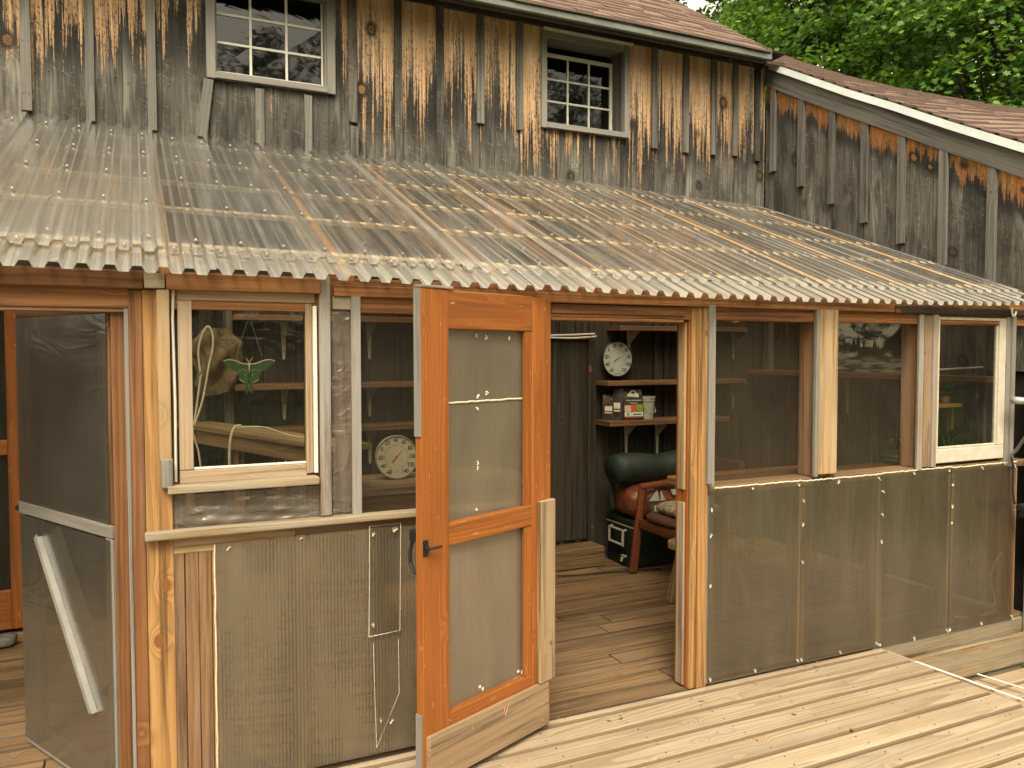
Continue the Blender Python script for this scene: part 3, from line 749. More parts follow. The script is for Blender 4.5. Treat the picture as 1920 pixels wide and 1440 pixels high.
# ================================================================== PORCH GREENHOUSE (lean-to)
porch = thing('lean_to_greenhouse', 'lean-to greenhouse porch with clear corrugated roof, stained wood framing and ribbed plastic panels', 'greenhouse', (1.9, YF, 0))
YE0 = 2.985
zeave = lambda x: pw([(-.4, 1.925), (.62, 1.915), (2.3, 1.895), (4.4, 1.905), (4.9, 1.93)], x)
ztop = lambda x: pw([(-.7, 3.01), (1.34, 2.97), (3.2, 2.945), (4.9, 2.885)], x)
def zr(x, y): return lerp(zeave(x), ztop(x), (y - YE0) / (5.46 - YE0))
PT = .082
def prof(x):
    t = (x / PT) % 1.0
    return .021 * (min(1, max(0, (abs(t - .5) * 2 - .38) / .28)) - .5) + .0105
def sheet(x0, x1, y0, y1, dz, mat, dirt_lo, yn=7, rnx=None):
    b = B(); xs = []; k = math.floor(x0 / PT)
    br = [.17, .31, .69, .83]
    while k * PT < x1 + PT:
        for t in br:
            x = (k + t) * PT
            if x0 < x < x1: xs.append(x)
        k += 1
    xs = [x0] + xs + [x1]; rn = (random.random(), random.random()); ov = random.random() * 9
    rows = [y0, y0 + .05, y0 + .12] + [lerp(y0 + .12, y1, i / yn) for i in range(1, yn + 1)] if y1 - y0 > .4 else [y0, y1]
    base = len(b.v)
    ph = random.random() * 9
    for y in rows:
        for x in xs:
            zz = zr(x, y) + prof(x) + dz + .0015 * math.sin(x * 3 + y * 2.3 + ph)
            b.v.append(Vector((x, y, zz))); d = max(0, 1 - abs(y - y0) / .12) * dirt_lo
            if x > x1 - .09: d += .25
            b.pr.append(d)
    n_ = len(xs)
    for j in range(len(rows) - 1):
        for i in range(n_ - 1):
            q = [j * n_ + i, j * n_ + i + 1, (j + 1) * n_ + i + 1, (j + 1) * n_ + i]
            b.face(q, [(b.v[k_].y, b.v[k_].x + ov) for k_ in q], rn)
    return b
PURL = [3.30, 3.81, 4.28, 4.76, 5.26]
# sheets
eds = [-2.405, -1.785, -1.165, -.545, .075, .695, 1.315, 1.935, 2.555, 3.175, 3.795, 4.415, 4.965]
for i, (a, b_) in enumerate(zip(eds, eds[1:])):
    old = a < -.3
    s_ = sheet(a - .045, b_ + (.0 if i < 9 else 0) + .01, 3.165 + random.uniform(-.008, .008), 5.455 + random.uniform(-.02, .015), (.009 if old else .004) + (.003 if i % 2 else 0), 'roof', .8)
    sc_ = s_
    for yp in [3.19] + PURL:
        k = math.ceil(a / PT)
        while k * PT < b_ - .01:
            if (k + (0 if yp != 3.19 else 1)) % 2 == 0:
                x = (k + .5) * PT; z = zr(x, yp) + .008 + (.012 if old else .007)
                sc_.lathe([(.0001, .009), (.0045, .008), (.005, .003), (.0085, .002), (.009, 0)], 6, (x, yp + random.uniform(-.006, .006), z), mi=1)
            k += 1
    s_.build('corrugated_sheet', ['roof_old' if old else 'roof', 'steel'], porch)
x = -2.4
while x < 4.70:
    x2 = min(x + random.choice([.66, .66, 1.27]), 4.74)
    e = sheet(x - .02, x2 + .01, YE0 + random.uniform(-.006, .004), 3.215, random.choice([-.004, -.001]), 'roof', .3)
    e.build('eave_strip', 'roof_old', porch); x = x2
e = sheet(4.70, 4.97, YE0 + .10, 3.3, -.0, 'roof', .3); e.build('eave_strip', 'roof_old', porch)
# rafters and purlins
for k in range(-3, 9):
    x = .75 + .655 * (k - 1)
    if x > 4.9: continue
    b = B()
    zt0, zt1 = zr(x, 3.14) - .028, zr(x, 5.44) - .028
    b.board((x, 3.14, zt0 - .075), (x, 5.44, zt1 - .075), (0, -.4, 1), .15, .042, jit=.002)
    b.build('rafter', 'rafter', porch, bevel=.003)
for yp in PURL:
    b = B(); x = -2.4
    while x < 4.9:
        x2 = min(4.95, x + random.choice([1.31, 1.965, 2.62]))
        b.board((x, yp, zr(x, yp) - .012), (x2 - .003, yp, zr(x2, yp) - .012), (0, 1, .42), .042, .018, jit=.001); x = x2
    b.build('purlin', 'purlin', porch)
# header
def hz(px, py): return pY(px, py, YF - .02)
hd = B()
xa, xb = pY(270, 515, YF).x, pY(308, 515, YF).x
hd.box(-2.2, xa - .004, YF - .036, YF, 1.868, 1.925, ax=0, jit=.0015)
hd.box(xb + .004, pY(601, 530, YF - .03).x, YF - .036, YF, 1.868, 1.928, ax=0, jit=.0015)
hd.box(pY(624, 535, YF).x, pY(1672, 580, YF).x, YF - .022, YF, 1.862, 1.905, ax=0, jit=.002)
hd.build('header', 'cedar', porch, bevel=.004)
h2 = B(); h2.box(xa - .001, xb + .001, YF - .034, YF, 1.870, 1.922, ax=0, jit=.0015); h2.build('header_block', 'yellow', porch, bevel=.003); h2 = B(); h2.box(pY(622, 545, YF).x, pY(660, 545, YF).x, YF - .012, YF + .01, 1.81, 1.862, ax=0, jit=.001)
h2.build('header_block', 'yellow', porch, bevel=.003)
h3 = B(); h3.box(pY(1672, 580, YF).x + .003, 4.955, YF - .024, YF, 1.858, 1.900, ax=0, jit=.002); h3.build('header', 'dark_fascia', porch, bevel=.003, label='weathered dark grey header over the right windows')
h4 = B(); h4.box(-2.2, 4.95, YF + .002, YF + .038, 1.80, 1.935, ax=0, jit=.002); h4.box(-2.2, 4.95, YF + .04, YF + .078, 1.80, 1.93, ax=0, jit=.002)
h4.build('top_plate', 'cedar', porch, bevel=.003)
# generic uprights: (name, px left, px right, y front, depth, z0, z1, material)
def upright(name, pa, pb, yf, dep, z0, z1, mat, py=760, bev=.003, jit=.002):
    a, b_ = pY(pa, py, yf).x, pY(pb, py, yf).x
    b = B(); b.box(a, b_, yf, yf + dep, z0, z1, ax=2, jit=jit); return b.build(name, mat, porch, bevel=bev)
zl = lambda px, py, Y=None: pY(px, py, YF - .02 if Y is None else Y).z
# --- left door jamb and the corner posts
upright('door_jamb', 210, 243, YF + .030, .11, 0, 1.80, 'cedar')
upright('weather_strip', 236, 244, YF - .006, .03, 0.0, 1.80, 'grey_trim', jit=.003)
upright('jamb_casing', 244.5, 268.5, YF - .004, .13, 0, 1.865, 'cedar')
upright('corner_post', 269.5, 321, YF - .010, .10, 0, 1.865, 'post')
b = B(); a_, c_ = pY(297, 700, YF - .03).x, pY(320, 700, YF - .03).x
b.box(a_, c_, YF - .032, YF - .0125, zl(310, 862), 1.866, ax=2, jit=.003); b.build('trim_strip', 'pine', porch, bevel=.003)
b = B(); a_, c_ = pY(303, 890, YF - .04).x, pY(325, 890, YF - .04).x
b.box(a_, c_, YF - .045, YF - .0125, zl(312, 914), zl(310, 861), ax=2, jit=.002); b.build('trim_block', 'grey_trim', porch, bevel=.003)
upright('window_jamb', 321.5, 331, YF + .006, .09, .9, 1.865, 'cedar')
# --- left sash window
ws_ = B(); YS = YF - .004
sx0, sx1 = pY(334, 700, YS).x, pY(592, 700, YS).x; sz1 = zl(460, 546, YS); sz0 = zl(460, 900, YS)
ix0, ix1 = pY(361, 700, YS).x, pY(574, 700, YS).x; iz1 = zl(460, 566, YS); iz0 = zl(460, 876, YS)
ws_.box(sx0, ix0, YS, YS + .035, iz0 + .001, iz1 + .001, ax=2, jit=.0012); ws_.box(ix1, sx1 - .012, YS, YS + .035, sz0 + .01, iz1, ax=2, jit=.0012)
ws_.box(sx0, sx1 - .002, YS, YS + .035, iz1 + .002, sz1, ax=0, jit=.0012); ws_.box(sx0, ix1 - .001, YS - .003, YS + .035, sz0, iz0, ax=0, jit=.0012)
lw = ws_.build('sash_window', 'sash', porch, bevel=.003)
b = B(); b.box(ix0 + .001, ix1 - .001, YS + .004, YS + .016, iz0 + .0005, iz0 + .009, ax=0); b.box(sx1 - .011, sx1 + .004, YS - .012, YS + .02, sz0 + .012, iz1 - .01, ax=2)
b.build('white_stop', 'white', lw, bevel=.002)
b = B(); b.poly([(ix0, YS + .02, iz0), (ix1, YS + .02, iz0), (ix1, YS + .02, iz1), (ix0, YS + .02, iz1)]); b.build('pane', 'glass', lw)
b = B(); b.tube([(sx0 - .014, YS - .004, sz0 + .01), (sx0 - .012, YS - .006, sz0 + .3), (sx0 - .016, YS - .004, sz0 + .6), (sx0 - .012, YS - .002, sz1)], .005, 6)
b.build('weather_strip', 'white', porch)
b = B(); b.box(pY(315, 910, YF - .04).x, pY(599, 910, YF - .04).x, YF - .05, YF + .01, zl(460, 918, YF - .04), zl(460, 904, YF - .04) + .004, ax=0, jit=.002)
b.build('window_sill', 'yellow', porch, bevel=.005)
# --- wrinkled film under the sash and beside it
def film(x0, x1, z0, z1, y, mat, name='plastic_film', amp=.006, nx=30, nz=30, seed=0):
    rnd = random.Random(seed); b = B(); ph = [rnd.uniform(0, 6) for _ in range(6)]
    for j in range(nz + 1):
        for i in range(nx + 1):
            u, v = i / nx, j / nz; x, z = lerp(x0, x1, u), lerp(z0, z1, v)
            e = min(1, 6 * min(u, 1 - u, v, 1 - v))
            d = amp * e * (math.sin(9 * u + 5 * v + ph[0]) * .5 + math.sin(23 * v + 6 * u + ph[1]) * .3 + math.sin(31 * u - 17 * v + ph[2]) * .2)
            b.v.append(Vector((x, y + d, z))); b.pr.append(0)
    for j in range(nz):
        for i in range(nx):
            q = [j * (nx + 1) + i, j * (nx + 1) + i + 1, (j + 1) * (nx + 1) + i + 1, (j + 1) * (nx + 1) + i]
            b.face(q, [(b.v[k].z, b.v[k].x) for k in q], (.5, .5))
    return b.build(name, mat, porch, smooth=True)
zL = .985
film(pY(322, 950, YF).x, pY(600, 950, YF).x, zL, zl(460, 922), YF + .004, 'film', seed=3, amp=.008)
b = B(); b.box(pY(322, 950, YF).x, pY(344, 950, YF).x, YF + .02, YF + .1, .99, zl(460, 922), ax=2); b.box(pY(344, 950, YF).x, pY(600, 950, YF).x, YF + .06, YF + .1, .99, 1.03, ax=0)
b.build('framing', 'plank', porch)
film(pY(622, 700, YF).x, pY(660, 700, YF).x, zL, 1.862, YF + .002, 'film', seed=5, amp=.005, nx=12, nz=60)
upright('stud', 636, 660, YF + .05, .08, .985, 1.80, 'cedar')
upright('trim_strip', 600, 621, YF - .024, .022, zl(612, 967), 1.935, 'half_grey')
upright('trim_strip', 660, 678, YF - .022, .020, zl(668, 966), 1.90, 'half_grey')
upright('stud', 578, 620, YF + .012, .09, .985, 1.80, 'cedar')
# --- screened opening behind the open door
film(pY(678, 700, YF).x, 1.60, zL, 1.80, YF + .03, 'screen', 'insect_screen', amp=.001, seed=8)
# --- ledge
b = B(); b.box(pY(271, 1000, YF - .05).x, 1.62, YF - .052, YF + .0, zl(275, 1017, YF - .052), zl(275, 1002, YF - .052), ax=0, jit=.002)
LZ0 = zl(275, 1017, YF - .052)
b.build('ledge', 'yellow', porch, bevel=.006)
b = B(); b.box(.02, 1.62, YF + .001, YF + .11, .94, .98, ax=0); b.build('sill_plate', 'plank', porch, bevel=.002)
# --- lower left: planks, stud, ribbed panel
b = B()
pxs = [322.5, 349, 374.5, 399]
for p, q in zip(pxs, pxs[1:]):
    b.box(pY(p, 1200, YF).x + .001, pY(q, 1200, YF).x - .001, YF - .004, YF + .016, 0, zl(360, 1036), ax=2, jit=.001)
b.build('plank_infill', 'plank', porch, bevel=.003)
upright('stud', 399.5, 416, YF + .0, .09, 0, LZ0 - .06, 'post', py=1200)
upright('stud', 556, 577, YF + .002, .09, 0, LZ0 - .01, 'pine', py=1200)
upright('stud', 700, 722, YF + .04, .09, 0, LZ0 - .01, 'pine', py=1200)
b = B(); b.box(pY(322.5, 1020, YF).x, pY(553, 1020, YF).x, YF - .006, YF + .012, zl(400, 1034), LZ0 - .004, ax=0, jit=.001)
b.box(pY(579, 1020, YF).x, 1.6, YF + .006, YF + .022, zl(600, 1017), LZ0 - .004, ax=0, jit=.001)
b.build('rail', 'pine', porch, bevel=.003)
def panel(x0, x1, z0, z1, y, mat, name='ribbed_panel', th=.006, rot=0, warp=0.0, shape=None):
    b = B(); nx = 6; nz = 8; rn = (random.random(), random.random()); ov = random.random()
    for j in range(nz + 1):
        for i in range(nx + 1):
            u, v = i / nx, j / nz
            b.v.append(Vector((lerp(x0, x1, u), y - warp * math.sin(math.pi * u) * math.sin(math.pi * v * .9 + .2), lerp(z0, z1, v)))); b.pr.append(0)
    for j in range(nz):
        for i in range(nx):
            q = [j * (nx + 1) + i, j * (nx + 1) + i + 1, (j + 1) * (nx + 1) + i + 1, (j + 1) * (nx + 1) + i]
            b.face(q, [(b.v[k].z, b.v[k].x + ov) for k in q], rn)
    o = b.build(name, mat, porch, smooth=True); return o
def edge_strip(o, pts, r=.0022, mat='clear', name='panel_edge'):
    b = B(); b.tube(pts, r, 5); return b.build(name, mat, o)
def clips(o, pts, mat='white'):
    b = B(); me0 = o.data
    for p in pts:
        b.lathe([(.0001, -.006), (.004, -.005), (.0065, -.002), (.007, .002)], 8, p, axis='Y')
        b.tube([(p[0], p[1] - .004, p[2]), (p[0] + random.uniform(-.012, .012), p[1] - .003, p[2] - random.uniform(.006, .016))], .003, 5)
    off = ORG.get(o.name, Vector((0, 0, 0))); bm = bmesh.new(); bm.from_mesh(me0)
    if len(me0.materials) < 2: me0.materials.append(M[mat])
    vs = [bm.verts.new(v - off) for v in b.v]
    for f in b.f:
        q = bm.faces.new([vs[i] for i in f]); q.material_index = 1
    bm.to_mesh(me0); bm.free()
M['sealant'] = plain('dried_sealant', (.60, .55, .42), .5, .4, 0, .12, 80, .6)
px0 = pY(404, 1200, YF - .012).x
pl1 = panel(px0, 1.60, .02, zl(404, 1021, YF - .012), YF - .012, 'flute_left', warp=.004)
ztp = zl(404, 1021, YF - .012)
b = B(); b.tube([(px0 + .001 + random.uniform(-.0015, .0015), YF - .013, lerp(.02, ztp, t / 20)) for t in range(21)], .0032, 6); b.build('sealant_bead', 'sealant', pl1)
clips(pl1, [(pY(430, 1020, YF).x, YF - .014, ztp - .012), (pY(566, 1000, YF).x, YF - .014, zl(566, 1008)), (pY(712, 1400, YF).x, YF - .014, .16), (pY(735, 1400, YF).x, YF - .014, .15)], 'sealant')
M['flute_patch'] = flute_mat('twinwall_patch', (.93, .92, .86), (.3, .27, .2), .06, .022, .5, .08)
qx0, qx1 = pY(691, 1080, YF - .03).x, pY(752, 1080, YF - .03).x; qz0, qz1 = zl(720, 1190, YF - .03), zl(720, 984, YF - .03)
p2 = panel(qx0, qx1, qz0, qz1, YF - .030, 'clear', 'patch_panel'); 
edge_strip(p2, [(qx0, YF - .03, qz0), (qx0 + .006, YF - .03, qz1), (qx1, YF - .03, qz1), (qx1 - .006, YF - .03, qz0 + .008), (qx0, YF - .03, qz0)], .0014, 'sealant')
clips(p2, [(qx0 + .02, YF - .032, qz1 - .03), (qx1 - .02, YF - .032, qz1 - .02), (qx1 - .03, YF - .032, qz1 - .022), (qx0 + .016, YF - .032, qz0 + .05)], 'sealant')
qz2 = .16
p3 = B(); p3.poly([(qx0 + .02, YF - .020, qz0 - .03), (qx1 - .01, YF - .020, qz0 - .03), (qx1 - .008, YF - .02, zl(745, 1300)), (qx0 + .03, YF - .02, zl(706, 1402))]); p3 = p3.build('patch_panel', 'clear', porch)
edge_strip(p3, [(qx0 + .02, YF - .021, qz0 - .03), (qx0 + .03, YF - .021, zl(706, 1402)), (qx1 - .008, YF - .021, zl(745, 1300)), (qx1 - .01, YF - .021, qz0 - .03)], .0012, 'sealant')

# --- door opening
XH = pY(1036, 900, YF).x
b = B(); b.box(XH - .06, XH - .012, YF + .002, YF + .11, 0, 1.80, ax=2); b.build('door_jamb', 'cedar', porch, bevel=.003)
b = B(); b.box(XH - .01, pY(1283, 580, YF).x, YF + .0, YF + .08, 1.785, 1.799, ax=0); b.box(XH - .01, pY(1283, 580, YF).x, YF - .008, YF + .0015, 1.815, 1.858, ax=0); b.build('door_head', 'cedar', porch, bevel=.003)
# right jamb stack
upright('door_stop', 1283, 1290, YF + .028, .05, zl(1290, 922), 1.79, 'pine', jit=.001)
upright('door_stop', 1282.5, 1288, YF + .030, .05, .01, zl(1290, 946), 'sash', jit=.001)
upright('door_jamb', 1290.5, 1296, YF + .012, .09, 0, 1.80, 'orange', jit=.001)
upright('door_jamb', 1296.5, 1309, YF - .006, .12, 0.0, 1.86, 'post')
upright('corner_post', 1310, 1328, YF - .012, .12, 0.0, 1.86, 'post')
b = B(); b.tube([(pY(1309.5, 900, YF - .01).x, YF - .008, .0), (pY(1309.5, 900, YF - .01).x, YF - .008, 1.86)], .003, 6); b.build('weather_strip', 'orange', porch)
upright('stud', 1329, 1342, YF + .004, .10, 0.0, 1.80, 'half_grey')
upright('trim_strip', 1329, 1341, YF - .030, .024, zl(1335, 908, YF - .03), 1.868, 'grey_trim')
# --- right windows
SZ = .985
upright('stud', 1530, 1568, YF + .002, .125, SZ, 1.80, 'plank')
upright('trim_strip', 1529.5, 1536, YF - .022, .020, SZ + .005, 1.862, 'grey_trim')
upright('trim_strip', 1537, 1570, YF - .030, .028, zl(1555, 888, YF - .03), 1.864, 'pine')
upright('stud', 1724, 1756, YF + .002, .125, SZ, 1.80, 'plank')
upright('trim_strip', 1722.5, 1731, YF - .020, .018, SZ - .005, 1.855, 'half_grey')
upright('trim_board', 1732, 1748, YF - .012, .010, SZ + .004, 1.855, 'kick')
upright('trim_strip', 1749, 1757.5, YF - .022, .020, SZ + .002, 1.855, 'half_grey')
film(pY(1325, 750, YF).x, pY(1545, 750, YF).x, SZ, 1.86, YF + .129, 'film_smooth', amp=.0015, seed=11)
film(pY(1546, 750, YF).x, pY(1745, 750, YF).x, SZ, 1.86, YF + .129, 'film_smooth', amp=.0015, seed=12)
b = B(); b.box(pY(1329, 900, YF).x, 4.95, YF + .003, YF + .14, SZ - .045, SZ - .002, ax=0, jit=.001); b.box(pY(1329, 900, YF).x, 4.95, YF + .142, YF + .28, SZ - .045, SZ - .004, ax=0, jit=.001)
b.build('window_ledge', 'floor', porch, bevel=.003)
# right white sash
YW = YF - .006
a0, a1 = pY(1757.5, 720, YW).x, pY(1885, 720, YW).x; b0_, b1_ = pY(1761, 720, YW).x, pY(1873, 720, YW).x
c0, c1 = 1.015, 1.845; d0, d1 = zl(1820, 838, YW), zl(1820, 601, YW)
b = B(); b.box(a0, b0_, YW, YW + .035, d0, d1, ax=2); b.box(b1_, a1, YW, YW + .035, d0, d1, ax=2); b.box(a0, a1, YW, YW + .035, c0 - .012, d0 - .001, ax=0); b.box(a0, a1, YW, YW + .035, d1 + .001, c1, ax=0)
b.box(b1_ - .012, b1_ - .001, YW + .010, YW + .030, d0, d1, ax=2); b.box(b0_, b1_ - .013, YW + .010, YW + .030, d0 + .0005, d0 + .012, ax=0)
rw = b.build('sash_window', 'cream', porch, bevel=.003, label='cream painted sash at the right end')
b = B(); b.poly([(b0_, YW + .02, d0), (b1_, YW + .02, d0), (b1_, YW + .02, d1), (b0_, YW + .02, d1)]); b.build('pane', 'glass', rw)
upright('trim_board', 1885.5, 1896, YF - .014, .03, SZ - .03, 1.855, 'grey_trim')
upright('trim_strip', 1896.5, 1903, YF - .030, .05, SZ - .035, 1.855, 'grey_trim')
# --- lower right panels with studs behind
for p in (1502, 1650, 1781, 1897):
    upright('stud', p - 6, p + 6, YF + .004, .09, 0.03, SZ - .05, 'pine' if p < 1890 else 'plank', py=1050)
b = B(); b.box(pY(1329, 1280, YF).x, 4.95, YF + .003, YF + .09, -.005, .03, ax=0); b.build('sole_plate', 'floor', porch)
pe = [1329, 1501.5, 1649.5, 1781, 1902]
for i, (p, q) in enumerate(zip(pe, pe[1:])):
    x0, x1 = pY(p, 1000, YF - .01).x + .002, pY(q, 1000, YF - .01).x - .001
    z0 = .012 if i < 2 else .0; z1 = SZ - .008 - .004 * (i % 2)
    o = panel(x0, x1, z0, z1, YF - .010 - .002 * (i % 2), "flute", warp=random.uniform(-.003, .003))
    yy = YF - .014
    clips(o, [(x0 + .012, yy, z0 + .02), (x1 - .012, yy, z0 + .02), ((x0 + x1) / 2, yy, z0 + .015), (x0 + .01, yy, z1 - .1), (x0 + .008, yy, .5 + .05 * i), (x0 + .01, yy, .75), (x1 - .02, yy, z1 - .02), (lerp(x0, x1, .45), yy, z1 - .015)])
    edge_strip(o, [(x0, yy, z0), (x1, yy, z0)], .0016); edge_strip(o, [(x0, yy, z0), (x0, yy, z1)], .0015)
    b = B(); n_ = 40
    b.tube([(lerp(x0 + (.03 if i == 0 else 0), x1, t / n_), YF - .012 - random.uniform(0, .003), z1 + random.uniform(-.002, .003)) for t in range(n_ + 1)], .0042, 5)
    b.build('sealant_bead', 'sealant', o)
# skirt boards under the right end
b = B()
b.box(DX - .05, 4.96, YF - .004, YF + .03, -.115, -.004, ax=0, jit=.004); b.box(DX - .05, 4.975, YF - .035, YF - .006, -.285, -.095, ax=0, jit=.004)
b.box(DX - .05, 4.96, YF - .012, YF + .03, -.52, -.288, ax=0, jit=.004)
b.build('skirt_boards', 'skirt', porch, bevel=.006)

# --- the stained door, swung open towards the camera
hp = Vector((XH, YF - .035, 0)); ddir = None
target = pY(785, 700, 1.0); tdir = (target - EYE); tdir.z = 0; tdir.normalize()
DW = .80
# free end: hinge + DW*(cos,sin) on the sight line of px 786
lo_, hi_ = R(180), R(230)
def side(a): e = hp + Vector((math.cos(a), math.sin(a), 0)) * DW; return tdir.x * e.y - tdir.y * e.x
for _ in range(40):
    m_ = (lo_ + hi_) / 2
    if side(lo_) * side(m_) <= 0: hi_ = m_
    else: lo_ = m_
DA = (lo_ + hi_) / 2
# DA solved on the near branch; local +X runs from hinge to free edge, local -Y... face seen from the deck
door = bpy.data.objects.new('door', None)
dv = Vector((math.cos(DA), math.sin(DA), 0)); nv = Vector((-dv.y, dv.x, 0))
if (hp - EYE).dot(nv) > 0: nv = -nv          # nv: out of the door face that looks at the camera
def duv(px, py, off=0.0):
    d = ray(px, py); o_ = hp + nv * off; t = (o_ - EYE).dot(nv) / d.dot(nv); p = EYE + d * t; return ((p - hp).dot(dv), p.z)
b = B(); TH = .036
MD = Matrix((dv, nv, Vector((0, 0, 1)))).transposed().to_4x4(); MD.translation = hp
DZ0, DZ1 = .018, (duv(838, 541)[1] + duv(1000, 556)[1]) / 2
u_ls = duv(842, 800)[0]; u_rs = duv(999, 800)[0]; u_gl = duv(986, 800)[0]
DWu = duv(790, 700)[0]
u_h = duv(1033, 700)[0]
frame = B()
frame.box(u_ls, DWu, -TH, 0, DZ0, DZ1, ax=2, M=MD, jit=.001)
doorobj = frame.build('door', 'orange', porch, bevel=.004, label='orange stained screen door standing open')
b = B(); b.box(u_h, u_rs, -TH, -.0005, DZ0 + .01, DZ1 - .006, ax=2, M=MD, jit=.001); b.build('hinge_stile', 'orange', doorobj, bevel=.004)
tr0 = duv(845, 617)[1]; mr1, mr0 = duv(1000, 947)[1], duv(1000, 985)[1]; br1, br0 = duv(1003, 1262)[1], duv(1003, 1290)[1]
b = B(); b.box(u_rs + .0005, u_ls - .0005, -TH, -.003, tr0, DZ1 - .002, ax=0, M=MD, jit=.001); b.build('top_rail', 'orange', doorobj, bevel=.004)
b = B(); b.box(u_rs + .0005, u_ls - .0005, -TH, -.002, mr0, mr1, ax=0, M=MD, jit=.001); b.build('middle_rail', 'orange', doorobj, bevel=.004)
b = B(); b.box(u_rs + .0005, u_ls - .0005, -TH, -.004, DZ0 + .002, br1, ax=0, M=MD, jit=.001); b.build('bottom_rail', 'orange', doorobj, bevel=.004)
b = B(); b.box(u_ls - .02, DWu + .003, -TH - .002, .004, DZ1 + .0005, DZ1 + .012, ax=0, M=MD, jit=.002)
b.build('top_cap', 'half_grey', doorobj, bevel=.002)
b = B(); b.box(DWu + .0005, DWu + .006, -TH + .002, -.002, duv(785, 820)[1], DZ1 - .002, ax=2, M=MD, jit=.001); b.build('edge_strip', 'grey_trim', doorobj)
b = B(); b.box(DWu + .0005, DWu + .006, -TH + .002, -.002, DZ0, .30, ax=2, M=MD, jit=.001); b.build('edge_strip', 'grey_trim', doorobj)
# glazing: two ribbed sheets in the upper opening, one in the lower
def dpanel(u0, u1, z0, z1, off, mat='flute_door', warp=.0):
    b = B(); nx, nz = 10, 14; rn = (random.random(), random.random())
    for j in range(nz + 1):
        for i in range(nx + 1):
            a, c = i / nx, j / nz
            b.v.append(MD @ Vector((lerp(u0, u1, a), off + warp * math.sin(math.pi * a) * math.sin(math.pi * c), lerp(z0, z1, c)))); b.pr.append(0)
    for j in range(nz):
        for i in range(nx):
            q = [j * (nx + 1) + i, j * (nx + 1) + i + 1, (j + 1) * (nx + 1) + i + 1, (j + 1) * (nx + 1) + i]
            b.face(q, [(lerp(z0, z1, (k // (nx + 1)) / nz), lerp(u0, u1, (k % (nx + 1)) / nx)) for k in q], rn)
    return b.build('glazing', mat, doorobj, smooth=True)
zsp = duv(842, 757)[1]; zsp2 = duv(982, 748)[1]
zs_ = (zsp + zsp2) / 2
dpanel(u_rs, u_ls, zs_, tr0 + .01, -.030); dpanel(u_rs, u_ls, mr1 - .01, zs_ - .003, -.030, warp=.004); dpanel(u_rs, u_ls, br1 - .01, mr0 + .01, -.030, warp=-.003)
b = B(); b.tube([MD @ Vector((lerp(u_rs + .01, u_ls - .002, t / 24), -.028, zs_ + random.uniform(-.0015, .0015))) for t in range(25)], .0042, 5, mi=1)
for px, py in ((893, 628), (912, 633), (955, 633), (913, 737), (896, 743), (895, 766), (895, 868), (895, 878), (894, 953), (979, 1260), (972, 1258), (899, 1290), (905, 1293), (985, 1066), (984, 1100)):
    u_, z_ = duv(px, py, -.028)
    for q in range(3): b.lathe([(.0001, .004), (.003 + random.uniform(0, .002), .002), (.005, 0)], 6, MD @ Vector((u_ + random.uniform(-.005, .005), -.028, z_ + random.uniform(-.007, .007))), axis='Y', mi=1)
b.box(u_rs + .0005, u_gl, -.020, -.006, mr1 + .001, tr0 - .001, ax=2, M=MD); b.box(u_rs + .0005, u_gl, -.020, -.006, br1 + .001, mr0 - .001, ax=2, M=MD)
b.build('glazing_bead', ['orange', 'sealant'], doorobj, bevel=.001)
kz1 = duv(820, 1378, .02)[1]
ku1 = duv(806, 1400, .02)[0]; ku0 = duv(1028, 1330, .02)[0]
b = B(); b.box(ku0, ku1, .001, .024, .03, kz1, ax=0, M=MD, jit=.0015)
for px, py in ((885, 1365), (938, 1416), (988, 1314), (1019, 1320), (1017, 1350), (843, 1350), (847, 1430)):
    u_, z_ = duv(px, py, .024); c_ = (MD @ Matrix.Translation((u_, .0245, z_))).to_translation(); b.tube([c_, c_ + nv * .0015], .004, 8, mi=1)
b.build('kick_plate', ['kick', 'steel'], doorobj, bevel=.002)
hu0, hu1 = duv(1040, 1100, .02)[0], duv(1013, 1100, .02)[0]
b = B(); b.box(hu0, hu1, .001, .024, kz1 + .003, duv(1025, 938, .02)[1], ax=2, M=MD, jit=.0015); b.build('hinge_board', 'pine', doorobj, bevel=.004)
# latch and pull
lu, lz = duv(797, 1028)
b = B(); b.box(lu - .012, lu + .012, .0005, .005, lz - .03, lz + .03, ax=2, M=MD); 
b.tube([MD @ Vector((lu, .005, lz)), MD @ Vector((lu, .022, lz))], .009, 10)
b.tube([MD @ Vector((lu, .020, lz)), MD @ Vector((lu - .03, .026, lz)), MD @ Vector((lu - .058, .028, lz + .001))], .0055, 8)
b.build('latch', 'black', doorobj, bevel=.001)
b = B(); hu = DWu - .03; pts = [(hu, -TH - .006, lz + .035), (hu, -TH - .045, lz + .03), (hu + .008, -TH - .055, lz - .02), (hu + .01, -TH - .055, lz - .07), (hu + .006, -TH - .035, lz - .105), (hu, -TH - .006, lz - .11)]
b.tube([MD @ Vector(p) for p in pts], .0075, 8); b.box(hu - .014, hu + .014, -TH - .006, -TH, lz - .125, lz + .055, ax=2, M=MD)
b.box(hu - .012, hu + .014, -TH - .055, -TH - .006, lz + .012, lz + .055, ax=2, M=MD)
b.build('handle', 'black', doorobj, bevel=.002)
b = B(); lp = [duv(px, py, .026) for px, py in ((945, 1312), (953, 1313), (952, 1326), (947, 1342), (944, 1338), (948, 1322), (945, 1315))]
b.tube([MD @ Vector((u_, .027, z_)) for u_, z_ in lp], .0014, 5); b.build('string_loop', plain('pink_string', (.55, .28, .2), .8), doorobj)

